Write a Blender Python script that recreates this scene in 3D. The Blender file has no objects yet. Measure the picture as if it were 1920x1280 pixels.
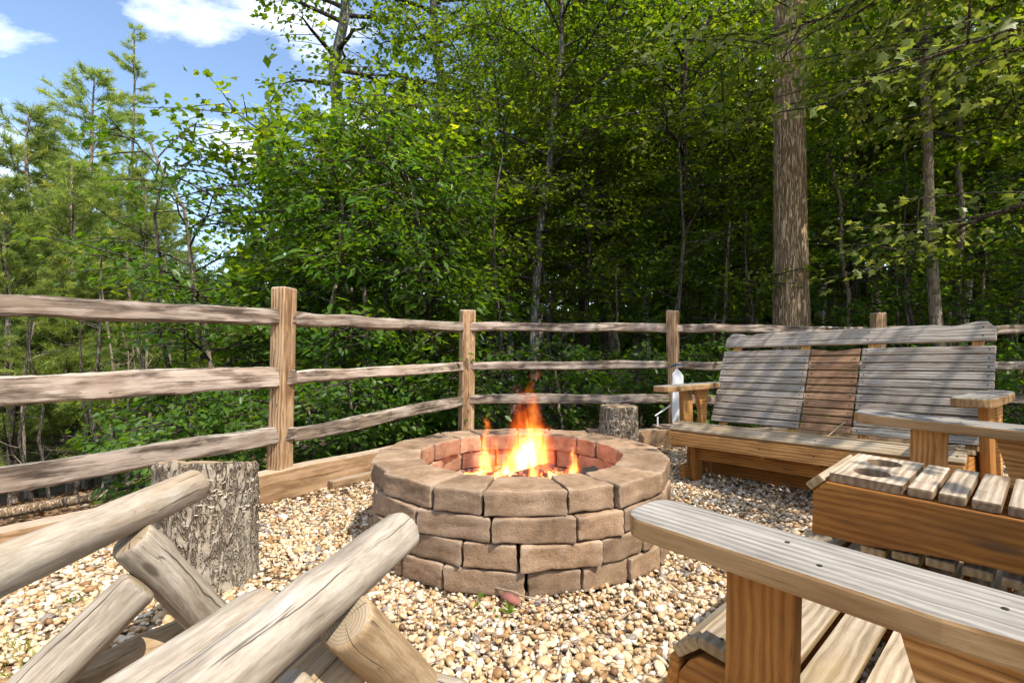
import bpy, bmesh, math, random
import numpy as np
from mathutils import Vector, Matrix, noise

# ------------------------------------------------------------------ scene, camera, sky, sun
sc = bpy.context.scene
COL = sc.collection
R = math.radians
EYE = 0.85
cam_d = bpy.data.cameras.new('camera')
cam = bpy.data.objects.new('camera', cam_d); COL.objects.link(cam)
cam.location = (0, 0, EYE); cam.rotation_euler = (R(90), 0, 0)
cam_d.sensor_width = 36; cam_d.lens = 955/1920*36; cam_d.shift_y = 8/1920
cam_d.clip_start = 0.02; cam_d.clip_end = 2000
sc.camera = cam

SUN_EL, SUN_AZ = R(57), math.atan2(.69, -.72)          # azimuth measured from +Y towards +X
SUN_DIR = Vector((math.sin(SUN_AZ)*math.cos(SUN_EL), math.cos(SUN_AZ)*math.cos(SUN_EL), math.sin(SUN_EL)))
world = bpy.data.worlds.new('World'); sc.world = world; world.use_nodes = True
def build_world():
    nt = world.node_tree; N = nt.nodes; Lk = nt.links; N.clear()
    out = N.new('ShaderNodeOutputWorld'); bg = N.new('ShaderNodeBackground'); Lk.new(bg.outputs[0], out.inputs[0])
    sky = N.new('ShaderNodeTexSky'); sky.sky_type = 'NISHITA'; sky.sun_disc = False
    sky.sun_elevation = SUN_EL; sky.sun_rotation = SUN_AZ; sky.altitude = 400; sky.air_density = 1.0; sky.dust_density = .6; sky.ozone_density = 1.2
    tc = N.new('ShaderNodeTexCoord'); mp = N.new('ShaderNodeMapping'); mp.inputs['Scale'].default_value = (1.0, 1.0, 2.2)
    mp.inputs['Location'].default_value = (3.35, 1.2, .4)
    nz = N.new('ShaderNodeTexNoise'); nz.inputs['Scale'].default_value = 2.6; nz.inputs['Detail'].default_value = 8; nz.inputs['Roughness'].default_value = .58
    nz.inputs['Distortion'].default_value = .25
    rp = N.new('ShaderNodeValToRGB'); rp.color_ramp.elements[0].position = .47; rp.color_ramp.elements[1].position = .64
    mx = N.new('ShaderNodeMix'); mx.data_type = 'RGBA'
    mx.inputs[7].default_value = (9.0, 9.2, 9.6, 1)
    mul = N.new('ShaderNodeMath'); mul.operation = 'MULTIPLY'; mul.inputs[1].default_value = .88
    Lk.new(tc.outputs['Generated'], mp.inputs[0]); Lk.new(mp.outputs[0], nz.inputs['Vector']); Lk.new(nz.outputs['Fac'], rp.inputs[0])
    Lk.new(rp.outputs[0], mul.inputs[0]); Lk.new(mul.outputs[0], mx.inputs[0]); Lk.new(sky.outputs[0], mx.inputs[6]); Lk.new(mx.outputs[2], bg.inputs[0])
    bg.inputs[1].default_value = 0.15
build_world()
sun_d = bpy.data.lights.new('sun', 'SUN'); sun_d.energy = 4.0; sun_d.angle = R(.53); sun_d.color = (1, .93, .82)
sun = bpy.data.objects.new('sun', sun_d); COL.objects.link(sun)
sun.rotation_euler = SUN_DIR.to_track_quat('Z', 'Y').to_euler(); sun.location = SUN_DIR*30
vs = sc.view_settings; vs.view_transform = 'Standard'; vs.look = 'None'; vs.exposure = .93; vs.gamma = 1; vs.use_curve_mapping = False
sc.render.engine = 'CYCLES'
cy = sc.cycles; cy.use_denoising = True; cy.max_bounces = 5; cy.diffuse_bounces = 3; cy.glossy_bounces = 1; cy.transmission_bounces = 4
cy.transparent_max_bounces = 8; cy.volume_bounces = 0; cy.sample_clamp_indirect = 6; cy.caustics_reflective = False; cy.caustics_refractive = False
cy.use_adaptive_sampling = True; cy.adaptive_threshold = .02; cy.use_light_tree = False
cy.volume_step_rate = 1.0; cy.volume_max_steps = 64

rng = np.random.default_rng(11)
random.seed(5)

# ------------------------------------------------------------------ helpers
def tag(o, label=None, cat=None, group=None, kind=None):
    if label: o['label'] = label
    if cat: o['category'] = cat
    if group: o['group'] = group
    if kind: o['kind'] = kind
    return o
def empty(name, loc=(0, 0, 0), rot=(0, 0, 0)):
    o = bpy.data.objects.new(name, None); COL.objects.link(o); o.location = loc; o.rotation_euler = rot; o.empty_display_size = .1
    return o
def link(name, me, mat=None, parent=None, mtx=None):
    o = bpy.data.objects.new(name, me); COL.objects.link(o)
    if mat is not None and len(me.materials) == 0: me.materials.append(mat)
    if parent is not None: o.parent = parent
    if mtx is not None: o.matrix_basis = mtx
    return o
def mesh_np(name, V, F, smooth=False, attr=None):
    """V (n,3); F (m,k) constant-k faces; attr dict name->per-vertex float array"""
    me = bpy.data.meshes.new(name)
    V = np.ascontiguousarray(V, np.float32); F = np.ascontiguousarray(F, np.int32)
    m, k = F.shape
    me.vertices.add(len(V)); me.vertices.foreach_set('co', V.ravel())
    me.loops.add(m*k); me.loops.foreach_set('vertex_index', F.ravel())
    me.polygons.add(m); me.polygons.foreach_set('loop_start', np.arange(m, dtype=np.int32)*k)
    try: me.polygons.foreach_set('loop_total', np.full(m, k, np.int32))
    except Exception: pass
    if smooth: me.polygons.foreach_set('use_smooth', np.ones(m, bool))
    if attr:
        for nme, a in attr.items():
            at = me.attributes.new(nme, 'FLOAT', 'POINT'); at.data.foreach_set('value', np.ascontiguousarray(a, np.float32))
    me.update(calc_edges=True)
    return me
def bm_mesh(bm, name, smooth=False):
    me = bpy.data.meshes.new(name); bm.normal_update(); bm.to_mesh(me); bm.free()
    if smooth: me.polygons.foreach_set('use_smooth', [True]*len(me.polygons))
    return me
def frame(o, xdir, up=(0, 0, 1)):
    x = Vector(xdir).normalized(); z = Vector(up); z = (z - x*z.dot(x)).normalized(); y = z.cross(x)
    m = Matrix((x, y, z)).transposed().to_4x4(); m.translation = Vector(o); return m
def board_mesh(l, w, t, bev=.004, name='board', cuts=0, wob=0):
    bm = bmesh.new(); bmesh.ops.create_cube(bm, size=1)
    bmesh.ops.scale(bm, vec=(l, w, t), verts=bm.verts)
    if cuts:
        es = [e for e in bm.edges if abs(e.verts[0].co.x-e.verts[1].co.x) > l*.5]
        bmesh.ops.subdivide_edges(bm, edges=es, cuts=cuts)
        s = random.uniform(0, 99)
        for v in bm.verts:
            v.co.y += wob*noise.noise((v.co.x*2.2+s, v.co.y*9, 3)); v.co.z += wob*noise.noise((v.co.x*2.2+s, 7, v.co.z*9))
    if bev:
        bm.normal_update()
        es = [e for e in bm.edges if len(e.link_faces) == 2 and e.calc_face_angle() > .8]
        bmesh.ops.bevel(bm, geom=es, offset=bev, segments=2, affect='EDGES', profile=.6)
    return bm_mesh(bm, name)
def board(name, parent, mat, size, o, xdir, up=(0, 0, 1), bev=.004, **k):
    return link(name, board_mesh(*size, bev=bev, name=name, **k), mat, parent, frame(o, xdir, up))
def prism_mesh(poly, t, bev=.004, name='prism'):
    bm = bmesh.new(); a = [bm.verts.new((x, y, -t/2)) for x, y in poly]; b = [bm.verts.new((x, y, t/2)) for x, y in poly]
    n = len(poly); bm.faces.new(list(reversed(a))); bm.faces.new(b)
    for i in range(n): bm.faces.new((a[i], a[(i+1) % n], b[(i+1) % n], b[i]))
    bmesh.ops.recalc_face_normals(bm, faces=bm.faces); bm.normal_update()
    if bev:
        es = [e for e in bm.edges if len(e.link_faces) == 2 and e.calc_face_angle() > .6 and abs(e.verts[0].co.z-e.verts[1].co.z) < 1e-6]
        bmesh.ops.bevel(bm, geom=es, offset=bev, segments=2, affect='EDGES', profile=.6)
    return bm_mesh(bm, name)
def tube_np(pts, rad, n=8, cap=True):
    """tapered tube along a polyline: V, quads"""
    pts = np.asarray(pts, float); m = len(pts); rad = np.asarray(rad, float)
    t = np.gradient(pts, axis=0); t /= np.linalg.norm(t, axis=1, keepdims=True)+1e-9
    ref = np.array([0.31, .95, .05]) if abs(t[0, 2]) > .7 else np.array([0, 0, 1.])
    a = np.cross(t, ref); a /= np.linalg.norm(a, axis=1, keepdims=True)+1e-9; b = np.cross(t, a)
    th = np.arange(n)*2*np.pi/n
    V = pts[:, None]+rad[:, None, None]*(np.cos(th)[None, :, None]*a[:, None]+np.sin(th)[None, :, None]*b[:, None])
    V = V.reshape(-1, 3); i = np.arange(m-1)[:, None]*n; j = np.arange(n)[None]; j2 = (j+1) % n
    F = np.stack([i+j, i+j2, i+n+j2, i+n+j], -1).reshape(-1, 4)
    return V, F
def merge(parts):
    Vs, Fs, o = [], [], 0
    for V, F in parts: Vs.append(V); Fs.append(F+o); o += len(V)
    return np.concatenate(Vs), np.concatenate(Fs)
def log_mesh(L, r0, r1, seed=0, nring=40, nseg=32, dome=.22, knot=4, wob=.08, name='log', bow=0.0, miter=0.0):
    """peeled round log, axis along local X from 0 to L, worn domed ends"""
    rs = np.random.default_rng(seed); V = []; off = seed*7.3
    xs = [0, 0, .0]; prof = []
    e = min(r0, r1)*dome
    prof += [(0.0, .0), (0.0, .55), (e*.18, .84), (e*.6, .96)]
    prof += [(x, 1.0) for x in np.linspace(e*1.3, L-e*1.3, nring)]
    prof += [(L-e*.6, .96), (L-e*.18, .84), (L, .55), (L, .0)]
    kn = [(rs.uniform(.1, .9)*L, rs.uniform(0, 6.28), rs.uniform(.05, .13)) for _ in range(knot)]
    for (x, k) in prof:
        t = x/L; r = r0+(r1-r0)*t
        for j in range(nseg):
            a = j*2*math.pi/nseg
            q = r*k*(1+wob*noise.noise((x*2.6+off, math.cos(a)*1.1, math.sin(a)*1.1))+wob*.45*noise.noise((x*9+off, math.cos(a)*2.6, math.sin(a)*2.6))+wob*.3*noise.noise((x*5+off, math.cos(a)*7, math.sin(a)*7)))
            for kx, ka, kh in kn:
                da = (a-ka+math.pi) % (2*math.pi)-math.pi
                q *= 1+kh*math.exp(-((x-kx)/(r*.7))**2-(da/.55)**2)
            xx = x - (miter*math.sin(a)*r*k if t < .5 and x < L*.3 and miter else 0)*(1-x/(L*.3) if x < L*.3 else 0)
            V.append((xx, math.cos(a)*q, math.sin(a)*q+bow*4*t*(1-t)))
    m = len(prof); i = np.arange(m-1)[:, None]*nseg; j = np.arange(nseg)[None]; j2 = (j+1) % nseg
    F = np.stack([i+j, i+j2, i+nseg+j2, i+nseg+j], -1).reshape(-1, 4)[:, ::-1]
    return mesh_np(name, np.array(V), F, smooth=True)
def log(name, parent, mat, a, b, r0, r1, seed, **k):
    a, b = Vector(a), Vector(b)
    return link(name, log_mesh((b-a).length, r0, r1, seed, name=name, **k), mat, parent, frame(a, b-a, (0, 0, 1)))

# ------------------------------------------------------------------ materials
MATS = {}
class NT:
    def __init__(s, name):
        s.m = bpy.data.materials.new(name); s.m.use_nodes = True; s.t = s.m.node_tree; s.n = s.t.nodes; s.l = s.t.links
        s.n.clear(); s.out = s.n.new('ShaderNodeOutputMaterial'); MATS[name] = s.m
    def __call__(s, typ, ins=None, **props):
        nd = s.n.new('ShaderNode'+typ)
        for k, v in props.items(): setattr(nd, k, v)
        for k, v in (ins or {}).items():
            sk = nd.inputs[k]
            if hasattr(v, 'is_output') or isinstance(v, bpy.types.NodeSocket): s.l.new(v, sk)
            else: sk.default_value = v
        return nd
    def math(s, op, a, b=None, c=None, clamp=False):
        nd = s.n.new('ShaderNodeMath'); nd.operation = op; nd.use_clamp = clamp
        for i, v in enumerate((a, b, c)):
            if v is None: continue
            if isinstance(v, bpy.types.NodeSocket): s.l.new(v, nd.inputs[i])
            else: nd.inputs[i].default_value = v
        return nd.outputs[0]
    def ramp(s, fac, stops, interp='LINEAR'):
        nd = s.n.new('ShaderNodeValToRGB'); cr = nd.color_ramp; cr.interpolation = interp
        while len(cr.elements) < len(stops): cr.elements.new(.5)
        for e, (p, c) in zip(cr.elements, stops): e.position = p; e.color = (*c, 1) if len(c) == 3 else c
        s.l.new(fac, nd.inputs[0]); return nd.outputs[0]
    def mix(s, f, a, b, blend='MIX'):
        nd = s.n.new('ShaderNodeMix'); nd.data_type = 'RGBA'; nd.blend_type = blend
        for i, v in ((0, f), (6, a), (7, b)):
            if isinstance(v, bpy.types.NodeSocket): s.l.new(v, nd.inputs[i])
            else: nd.inputs[i].default_value = v if i == 0 else ((*v, 1) if len(v) == 3 else v)
        return nd.outputs[2]
    def noise(s, vec, scale=5, detail=4, rough=.55, dist=0):
        nd = s.n.new('ShaderNodeTexNoise'); nd.inputs['Scale'].default_value = scale; nd.inputs['Detail'].default_value = detail
        nd.inputs['Roughness'].default_value = rough; nd.inputs['Distortion'].default_value = dist
        if vec is not None: s.l.new(vec, nd.inputs['Vector'])
        return nd.outputs['Fac']
    def mapping(s, vec, scale=(1, 1, 1), loc=(0, 0, 0)):
        nd = s.n.new('ShaderNodeMapping'); nd.inputs['Scale'].default_value = scale
        if isinstance(loc, bpy.types.NodeSocket): s.l.new(loc, nd.inputs['Location'])
        else: nd.inputs['Location'].default_value = loc
        s.l.new(vec, nd.inputs['Vector']); return nd.outputs[0]
    def bsdf(s, col, rough=.7, bump=None, strength=.4, dist=.01, spec=.3):
        b = s('BsdfPrincipled'); b.inputs['Specular IOR Level'].default_value = spec
        for k, v in (('Base Color', col), ('Roughness', rough)):
            if isinstance(v, bpy.types.NodeSocket): s.l.new(v, b.inputs[k])
            else: b.inputs[k].default_value = v if not isinstance(v, tuple) else (*v, 1)
        if bump is not None:
            bp = s('Bump', {'Strength': strength, 'Distance': dist, 'Height': bump}); s.l.new(bp.outputs[0], b.inputs['Normal'])
        s.l.new(b.outputs[0], s.out.inputs[0]); return b

def wood(name, side, top=None, grain=(5, 150, 150), crack=.5, ring=False, rough=.75, bump=.5, topband=(.35, .8), stain=None, con=.21):
    """side / top: three colours dark-mid-light.  Weathering of upward faces is mixed by the face normal."""
    s = NT(name); tc = s('TexCoord').outputs['Object']; oi = s('ObjectInfo').outputs['Random']
    sh = s('CombineXYZ', {'X': s.math('MULTIPLY', oi, 37.0), 'Y': s.math('MULTIPLY', oi, 11.0), 'Z': s.math('MULTIPLY', oi, 23.0)}).outputs[0]
    va = s('VectorMath', {0: tc, 1: sh}, operation='ADD').outputs[0]
    wq = s('TexNoise', {'Vector': s.mapping(va, (2.5, 5, 5)), 'Scale': 2.0, 'Detail': 3.0}).outputs['Color']
    wv0 = s('VectorMath', {0: s('VectorMath', {0: wq, 1: (.5, .5, .5)}, operation='SUBTRACT').outputs[0], 1: (0.0, .022, .022)}, operation='MULTIPLY').outputs[0]
    va = s('VectorMath', {0: va, 1: wv0}, operation='ADD').outputs[0]
    g1 = s.noise(s.mapping(va, grain), 1.0, 6, .66, .35)
    g2 = s.noise(s.mapping(va, (grain[0]*3.5, grain[1]*3, grain[2]*3)), 1.0, 4, .6)
    # flat-sawn figure: warped rings
    wv = s('TexWave', {'Vector': s.mapping(va, (.9, 12, 12)), 'Scale': 1.5, 'Distortion': 7.0, 'Detail': 3.0, 'Detail Scale': 1.1}, wave_type='BANDS', bands_direction='Y').outputs['Fac']
    big = s.noise(s.mapping(va, (3.0, 9, 9)), 1.6, 5, .65)
    f = s.math('ADD', s.math('MULTIPLY', g1, .52), s.math('ADD', s.math('MULTIPLY', g2, .26), s.math('MULTIPLY', wv, .22)))
    f = s.math('ADD', f, s.math('MULTIPLY', s.math('SUBTRACT', big, .5), .55))
    st = lambda c: [(.49-con, c[0]), (.49, c[1]), (.49+con, c[2])]
    col = s.ramp(f, st(side))
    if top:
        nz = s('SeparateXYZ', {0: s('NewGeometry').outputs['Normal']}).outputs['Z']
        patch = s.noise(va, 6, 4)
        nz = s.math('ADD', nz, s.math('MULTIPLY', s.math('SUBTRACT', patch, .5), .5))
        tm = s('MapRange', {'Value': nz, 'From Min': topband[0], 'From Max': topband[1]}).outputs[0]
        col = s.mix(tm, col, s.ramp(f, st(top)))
    if stain:
        pt = s('MapRange', {'Value': s.noise(s.mapping(va, (1.5, 6, 6)), 2.2, 5), 'From Min': .5, 'From Max': .68}).outputs[0]
        col = s.mix(s.math('MULTIPLY', pt, .6), col, stain)
    # thin drying cracks along the grain
    ck = s.noise(s.mapping(va, (1.7, 130, 130)), 1.0, 2, .5, .6)
    ckm = s('MapRange', {'Value': ck, 'From Min': .67, 'From Max': .71}).outputs[0]
    col = s.mix(s.math('MULTIPLY', ckm, crack), col, (.03, .022, .016))
    vk = s('TexVoronoi', {'Vector': s.mapping(va, (2.6, 11, 11)), 'Scale': 1.0}).outputs['Distance']
    col = s.mix(s('MapRange', {'Value': vk, 'From Min': .07, 'From Max': .15, 'To Min': .75, 'To Max': 0.0}).outputs[0], col, (.10, .055, .03))
    var = s.math('ADD', .80, s.math('MULTIPLY', oi, .38))
    col = s.mix(1.0, col, s('CombineColor', {0: var, 1: var, 2: var}).outputs[0], 'MULTIPLY')
    h = s.math('SUBTRACT', f, s.math('MULTIPLY', ckm, .8))
    s.bsdf(col, rough, h, bump, .004, .25)
    return s.m
GREY = ((.08, .069, .057), (.20, .181, .158), (.33, .308, .277))
BROWN = ((.15, .05, .009), (.30, .118, .022), (.43, .19, .042))
wood('grey_wood', ((.17, .13, .085), (.30, .235, .16), (.42, .34, .25)), GREY)
wood('slat_wood', ((.17, .105, .045), (.30, .205, .10), (.40, .30, .17)), ((.13, .095, .06), (.285, .225, .155), (.43, .365, .28)), stain=(.28, .19, .085), con=.27)
wood('backslat_wood', ((.10, .078, .056), (.26, .22, .175), (.42, .37, .31)), ((.17, .15, .13), (.33, .305, .28), (.46, .44, .41)), stain=(.27, .20, .14))
wood('stained_wood', BROWN, None, crack=.6, con=.27, stain=(.16, .07, .02))
wood('fresh_wood', ((.22, .09, .022), (.40, .185, .05), (.54, .29, .10)), None, crack=.3)
wood('arm_wood', ((.14, .07, .026), (.25, .145, .06), (.35, .225, .11)), GREY, crack=.45, con=.30)
wood('console_slat_wood', ((.12, .075, .04), (.21, .14, .08), (.31, .225, .14)), ((.15, .105, .07), (.32, .255, .185), (.47, .405, .32)), con=.28)
wood('upslat_wood', ((.13, .065, .03), (.23, .125, .065), (.33, .2, .115)), None)
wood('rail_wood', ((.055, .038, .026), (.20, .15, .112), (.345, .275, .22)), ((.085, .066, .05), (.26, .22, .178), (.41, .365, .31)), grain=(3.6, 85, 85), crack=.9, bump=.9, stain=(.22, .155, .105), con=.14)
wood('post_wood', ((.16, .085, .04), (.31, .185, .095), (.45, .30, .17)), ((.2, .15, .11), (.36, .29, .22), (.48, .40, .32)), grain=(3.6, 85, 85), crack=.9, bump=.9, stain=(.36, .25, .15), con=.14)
wood('timber_wood', ((.15, .085, .04), (.27, .165, .085), (.38, .25, .145)), ((.2, .14, .095), (.33, .25, .175), (.44, .35, .26)), grain=(3.6, 80, 80), crack=.5, bump=.6)

def log_wood(name, cols, side_warm, nangle=3):
    s = NT(name); tc = s('TexCoord').outputs['Object']; oi = s('ObjectInfo').outputs['Random']
    sh = s('CombineXYZ', {'X': s.math('MULTIPLY', oi, 41.0), 'Y': 0.0, 'Z': 0.0}).outputs[0]
    va = s('VectorMath', {0: tc, 1: sh}, operation='ADD').outputs[0]
    wq = s('TexNoise', {'Vector': s.mapping(va, (2.5, 6, 6)), 'Scale': 2.0, 'Detail': 3.0}).outputs['Color']
    wv0 = s('VectorMath', {0: s('VectorMath', {0: wq, 1: (.5, .5, .5)}, operation='SUBTRACT').outputs[0], 1: (0.0, .03, .03)}, operation='MULTIPLY').outputs[0]
    va = s('VectorMath', {0: va, 1: wv0}, operation='ADD').outputs[0]
    g1 = s.noise(s.mapping(va, (4.5, 62, 62)), 1.0, 7, .70, .6); g2 = s.noise(s.mapping(va, (16, 230, 230)), 1.0, 4, .6)
    big = s.noise(s.mapping(va, (3.5, 10, 10)), 1.5, 6, .66)
    f = s.math('ADD', s.math('MULTIPLY', g1, .7), s.math('MULTIPLY', g2, .3)); f = s.math('ADD', f, s.math('MULTIPLY', s.math('SUBTRACT', big, .5), .75))
    col = s.ramp(f, [(.2, cols[0]), (.45, cols[1]), (.68, cols[2])])
    wm = s('MapRange', {'Value': s.noise(s.mapping(va, (1, 4, 4)), 2.0, 5), 'From Min': .5, 'From Max': .7}).outputs[0]
    col = s.mix(s.math('MULTIPLY', wm, .55), col, side_warm)
    # long radial checks at angles that differ from log to log
    xyz = s('SeparateXYZ', {0: tc}); ang = s.math('ARCTAN2', xyz.outputs['Z'], xyz.outputs['Y'])
    ckm = None
    for k in range(nangle):
        a0 = s.math('SUBTRACT', s.math('FRACT', s.math('ADD', s.math('MULTIPLY', oi, 7.13+k*3.7), .37*k+.12)), .5)
        wob = s.math('MULTIPLY', s.math('SUBTRACT', s.noise(s.mapping(va, (3.0, .5, .5), (k*9.0, 0, 0)), 1.6, 3), .5), .9)
        d = s.math('ABSOLUTE', s.math('SUBTRACT', s.math('SUBTRACT', ang, s.math('MULTIPLY', a0, 5.6)), wob))
        wid = s('MapRange', {'Value': s.noise(s.mapping(va, (2.2, .1, .1), (3.0+k*5, 0, 0)), 1.5, 2), 'From Min': .42, 'From Max': .62, 'To Min': 0.0, 'To Max': .055}).outputs[0]
        c = s.math('LESS_THAN', d, wid); ckm = c if ckm is None else s.math('MAXIMUM', ckm, c)
    fine = s('MapRange', {'Value': s.noise(s.mapping(va, (2.4, 105, 105)), 1.0, 2, .5, .4), 'From Min': .66, 'From Max': .71}).outputs[0]
    allc = s.math('MAXIMUM', ckm, s.math('MULTIPLY', fine, .8))
    col = s.mix(s.math('MULTIPLY', allc, .85), col, (.035, .028, .022))
    # small dark knots
    vo = s('TexVoronoi', {'Vector': s.mapping(va, (3.2, 9, 9)), 'Scale': 1.0}).outputs['Distance']
    kn = s('MapRange', {'Value': vo, 'From Min': .06, 'From Max': .11, 'To Min': .8, 'To Max': 0.0}).outputs[0]
    col = s.mix(kn, col, (.07, .05, .035))
    # sawn ends: growth rings and a few radial splits
    en = s('SeparateXYZ', {0: s('TexCoord').outputs['Normal']}).outputs['X']
    em = s('MapRange', {'Value': s.math('ABSOLUTE', en), 'From Min': .75, 'From Max': .92}).outputs[0]
    rad = s.math('SQRT', s.math('ADD', s.math('MULTIPLY', xyz.outputs['Y'], xyz.outputs['Y']), s.math('MULTIPLY', xyz.outputs['Z'], xyz.outputs['Z'])))
    ring = s.math('ADD', s.math('MULTIPLY', s.math('SINE', s.math('MULTIPLY', s.math('ADD', rad, s.math('MULTIPLY', big, .012)), 1100.0)), .25), .5)
    rs = s('MapRange', {'Value': s.noise(s('CombineXYZ', {'X': s.math('MULTIPLY', s.math('COSINE', ang), 2.2), 'Y': s.math('MULTIPLY', s.math('SINE', ang), 2.2), 'Z': s.math('MULTIPLY', oi, 50.0)}).outputs[0], 2.2, 1), 'From Min': .62, 'From Max': .66}).outputs[0]
    ecol = s.ramp(ring, [(.2, (.22, .165, .105)), (.8, (.31, .245, .165))]); ecol = s.mix(s.math('MULTIPLY', rs, .8), ecol, (.05, .035, .025))
    col = s.mix(em, col, ecol)
    h = s.math('SUBTRACT', f, s.math('MULTIPLY', allc, 1.1))
    s.bsdf(col, .72, h, .32, .004, .25)
    return s.m
log_wood('peeled_log', ((.085, .066, .048), (.27, .226, .175), (.45, .395, .325)), (.30, .205, .11))
log_wood('peeled_log_warm', ((.11, .07, .035), (.28, .19, .105), (.42, .32, .205)), (.30, .175, .06))

def block_mat():
    s = NT('concrete_block'); tc = s('TexCoord').outputs['Object']; oi = s('ObjectInfo').outputs['Random']
    va = s('VectorMath', {0: tc, 1: s('CombineXYZ', {'X': s.math('MULTIPLY', oi, 17.0), 'Y': s.math('MULTIPLY', oi, 5.0)}).outputs[0]}, operation='ADD').outputs[0]
    a = s.noise(va, 7, 8, .72); b = s.noise(va, 150, 4, .75); c = s.noise(va, 22, 6, .68)
    col = s.ramp(a, [(.3, (.14, .09, .054)), (.46, (.265, .178, .112)), (.60, (.355, .25, .168)), (.75, (.42, .325, .24))])
    var = s.math('ADD', .78, s.math('MULTIPLY', oi, .40)); col = s.mix(1.0, col, s('CombineColor', {0: var, 1: s.math('MULTIPLY', var, .985), 2: s.math('MULTIPLY', var, .96)}).outputs[0], 'MULTIPLY')
    hue = s.math('FRACT', s.math('MULTIPLY', oi, 7.7)); col = s.mix(s.math('MULTIPLY', hue, .45), col, s.mix(1.0, col, (1.05, .94, .86), 'MULTIPLY'))
    col = s.mix(s.math('MULTIPLY', s.math('FRACT', s.math('MULTIPLY', oi, 3.3)), .5), col, s.mix(1.0, col, (.88, .9, .92), 'MULTIPLY'))
    pit = s('MapRange', {'Value': b, 'From Min': .34, 'From Max': .44, 'To Min': .9, 'To Max': 0.0}).outputs[0]
    col = s.mix(s.math('MULTIPLY', pit, .65), col, (.09, .062, .042))
    soot = s('MapRange', {'Value': c, 'From Min': .58, 'From Max': .74}).outputs[0]
    col = s.mix(s.math('MULTIPLY', soot, .45), col, (.13, .10, .075))
    drip = s('MapRange', {'Value': s.noise(s.mapping(va, (26, 26, 3.5)), 1, 4), 'From Min': .55, 'From Max': .72}).outputs[0]
    col = s.mix(s.math('MULTIPLY', drip, .35), col, (.15, .11, .08))
    pw = s('MapRange', {'Value': s('NewGeometry').outputs['Pointiness'], 'From Min': .52, 'From Max': .60}).outputs[0]
    col = s.mix(s.math('MULTIPLY', pw, .4), col, (.46, .38, .30))      # worn, paler arrises
    h = s.math('ADD', s.math('MULTIPLY', b, .8), s.math('MULTIPLY', c, .9))
    s.bsdf(col, .92, h, .75, .006, .15); return s.m
block_mat()
def attr_ramp(name, stops, rough=.6, spec=.3, interp='LINEAR', bumpscale=None, attr='tint'):
    s = NT(name); a = s('Attribute', attribute_name=attr).outputs['Fac']
    col = s.ramp(a, stops, interp)
    tc = s('TexCoord').outputs['Object']; n = s.noise(tc, 90, 4, .6)
    col = s.mix(.35, col, s.ramp(n, [(.3, (.45, .42, .38)), (.7, (1.15, 1.12, 1.08))]), 'MULTIPLY')
    s.bsdf(col, rough, n if bumpscale else None, .25, .003, spec); return s.m
attr_ramp('pebble', [(0, (.15, .08, .038)), (.10, (.30, .165, .07)), (.24, (.40, .25, .115)), (.38, (.48, .33, .175)), (.52, (.55, .41, .25)), (.66, (.60, .475, .325)), (.80, (.64, .545, .415)), (.92, (.70, .64, .54)), (1, (.24, .205, .18))], .6, .35)
def gravel_sheet_mat():
    s = NT('gravel_bed'); tc = s('TexCoord').outputs['Object']
    vo = s('TexVoronoi', {'Vector': tc, 'Scale': 46.0, 'Randomness': 1.0}); d = vo.outputs['Distance']; c = vo.outputs['Color']
    g = s('SeparateColor', {0: c}).outputs[0]
    col = s.ramp(g, [(0, (.25, .15, .08)), (.35, (.45, .31, .18)), (.6, (.56, .43, .29)), (.85, (.66, .57, .44)), (1, (.72, .67, .58))])
    col = s.mix(s('MapRange', {'Value': d, 'From Min': .38, 'From Max': .62}).outputs[0], col, (.09, .06, .035))
    s.bsdf(col, .85, s.math('MULTIPLY', d, -1.0), .8, .02); return s.m
gravel_sheet_mat()
def floor_mat():
    s = NT('forest_soil'); tc = s('TexCoord').outputs['Object']
    a = s.noise(tc, 1.2, 6); b = s.noise(tc, 22, 5, .7)
    col = s.ramp(b, [(.3, (.022, .015, .008)), (.5, (.075, .048, .026)), (.68, (.16, .105, .06))])
    col = s.mix(s('MapRange', {'Value': a, 'From Min': .5, 'From Max': .65}).outputs[0], col, (.035, .05, .012))
    s.bsdf(col, .95, b, .8, .05); return s.m
floor_mat()
def leaf_mat(name, stops, transl=.6, rough=.40, tcol=(2.6, 2.35, .5)):
    s = NT(name); a = s('Attribute', attribute_name='tint').outputs['Fac']; oi = s('ObjectInfo').outputs['Random']
    col = s.ramp(a, stops)
    var = s.math('ADD', .8, s.math('MULTIPLY', oi, .4)); col = s.mix(1.0, col, s('CombineColor', {0: var, 1: var, 2: var}).outputs[0], 'MULTIPLY')
    p = s('BsdfPrincipled', {'Base Color': col, 'Roughness': rough}); p.inputs['Specular IOR Level'].default_value = .35
    t = s('BsdfTranslucent', {'Color': s.mix(1.0, col, tcol, 'MULTIPLY')})
    mx = s('MixShader', {0: transl, 1: p.outputs[0], 2: t.outputs[0]}); s.l.new(mx.outputs[0], s.out.inputs[0]); return s.m
leaf_mat('maple_leaf', [(0, (.034, .066, .008)), (.5, (.078, .13, .012)), (.85, (.15, .20, .02)), (1, (.25, .27, .03))])
leaf_mat('pale_leaf', [(0, (.10, .14, .02)), (.5, (.19, .235, .045)), (1, (.34, .37, .10))], .5, tcol=(1.3, 1.25, .6))
leaf_mat('forest_leaf', [(0, (.040, .080, .008)), (.5, (.086, .148, .013)), (.85, (.15, .21, .02)), (1, (.25, .28, .03))])
leaf_mat('sunny_leaf', [(0, (.055, .095, .008)), (.5, (.105, .158, .012)), (.85, (.18, .22, .02)), (1, (.28, .30, .03))], .62, tcol=(2.4, 2.3, .5))  # forest leaf brightened and yellowed: a sunlit look put into the leaf colour
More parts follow.
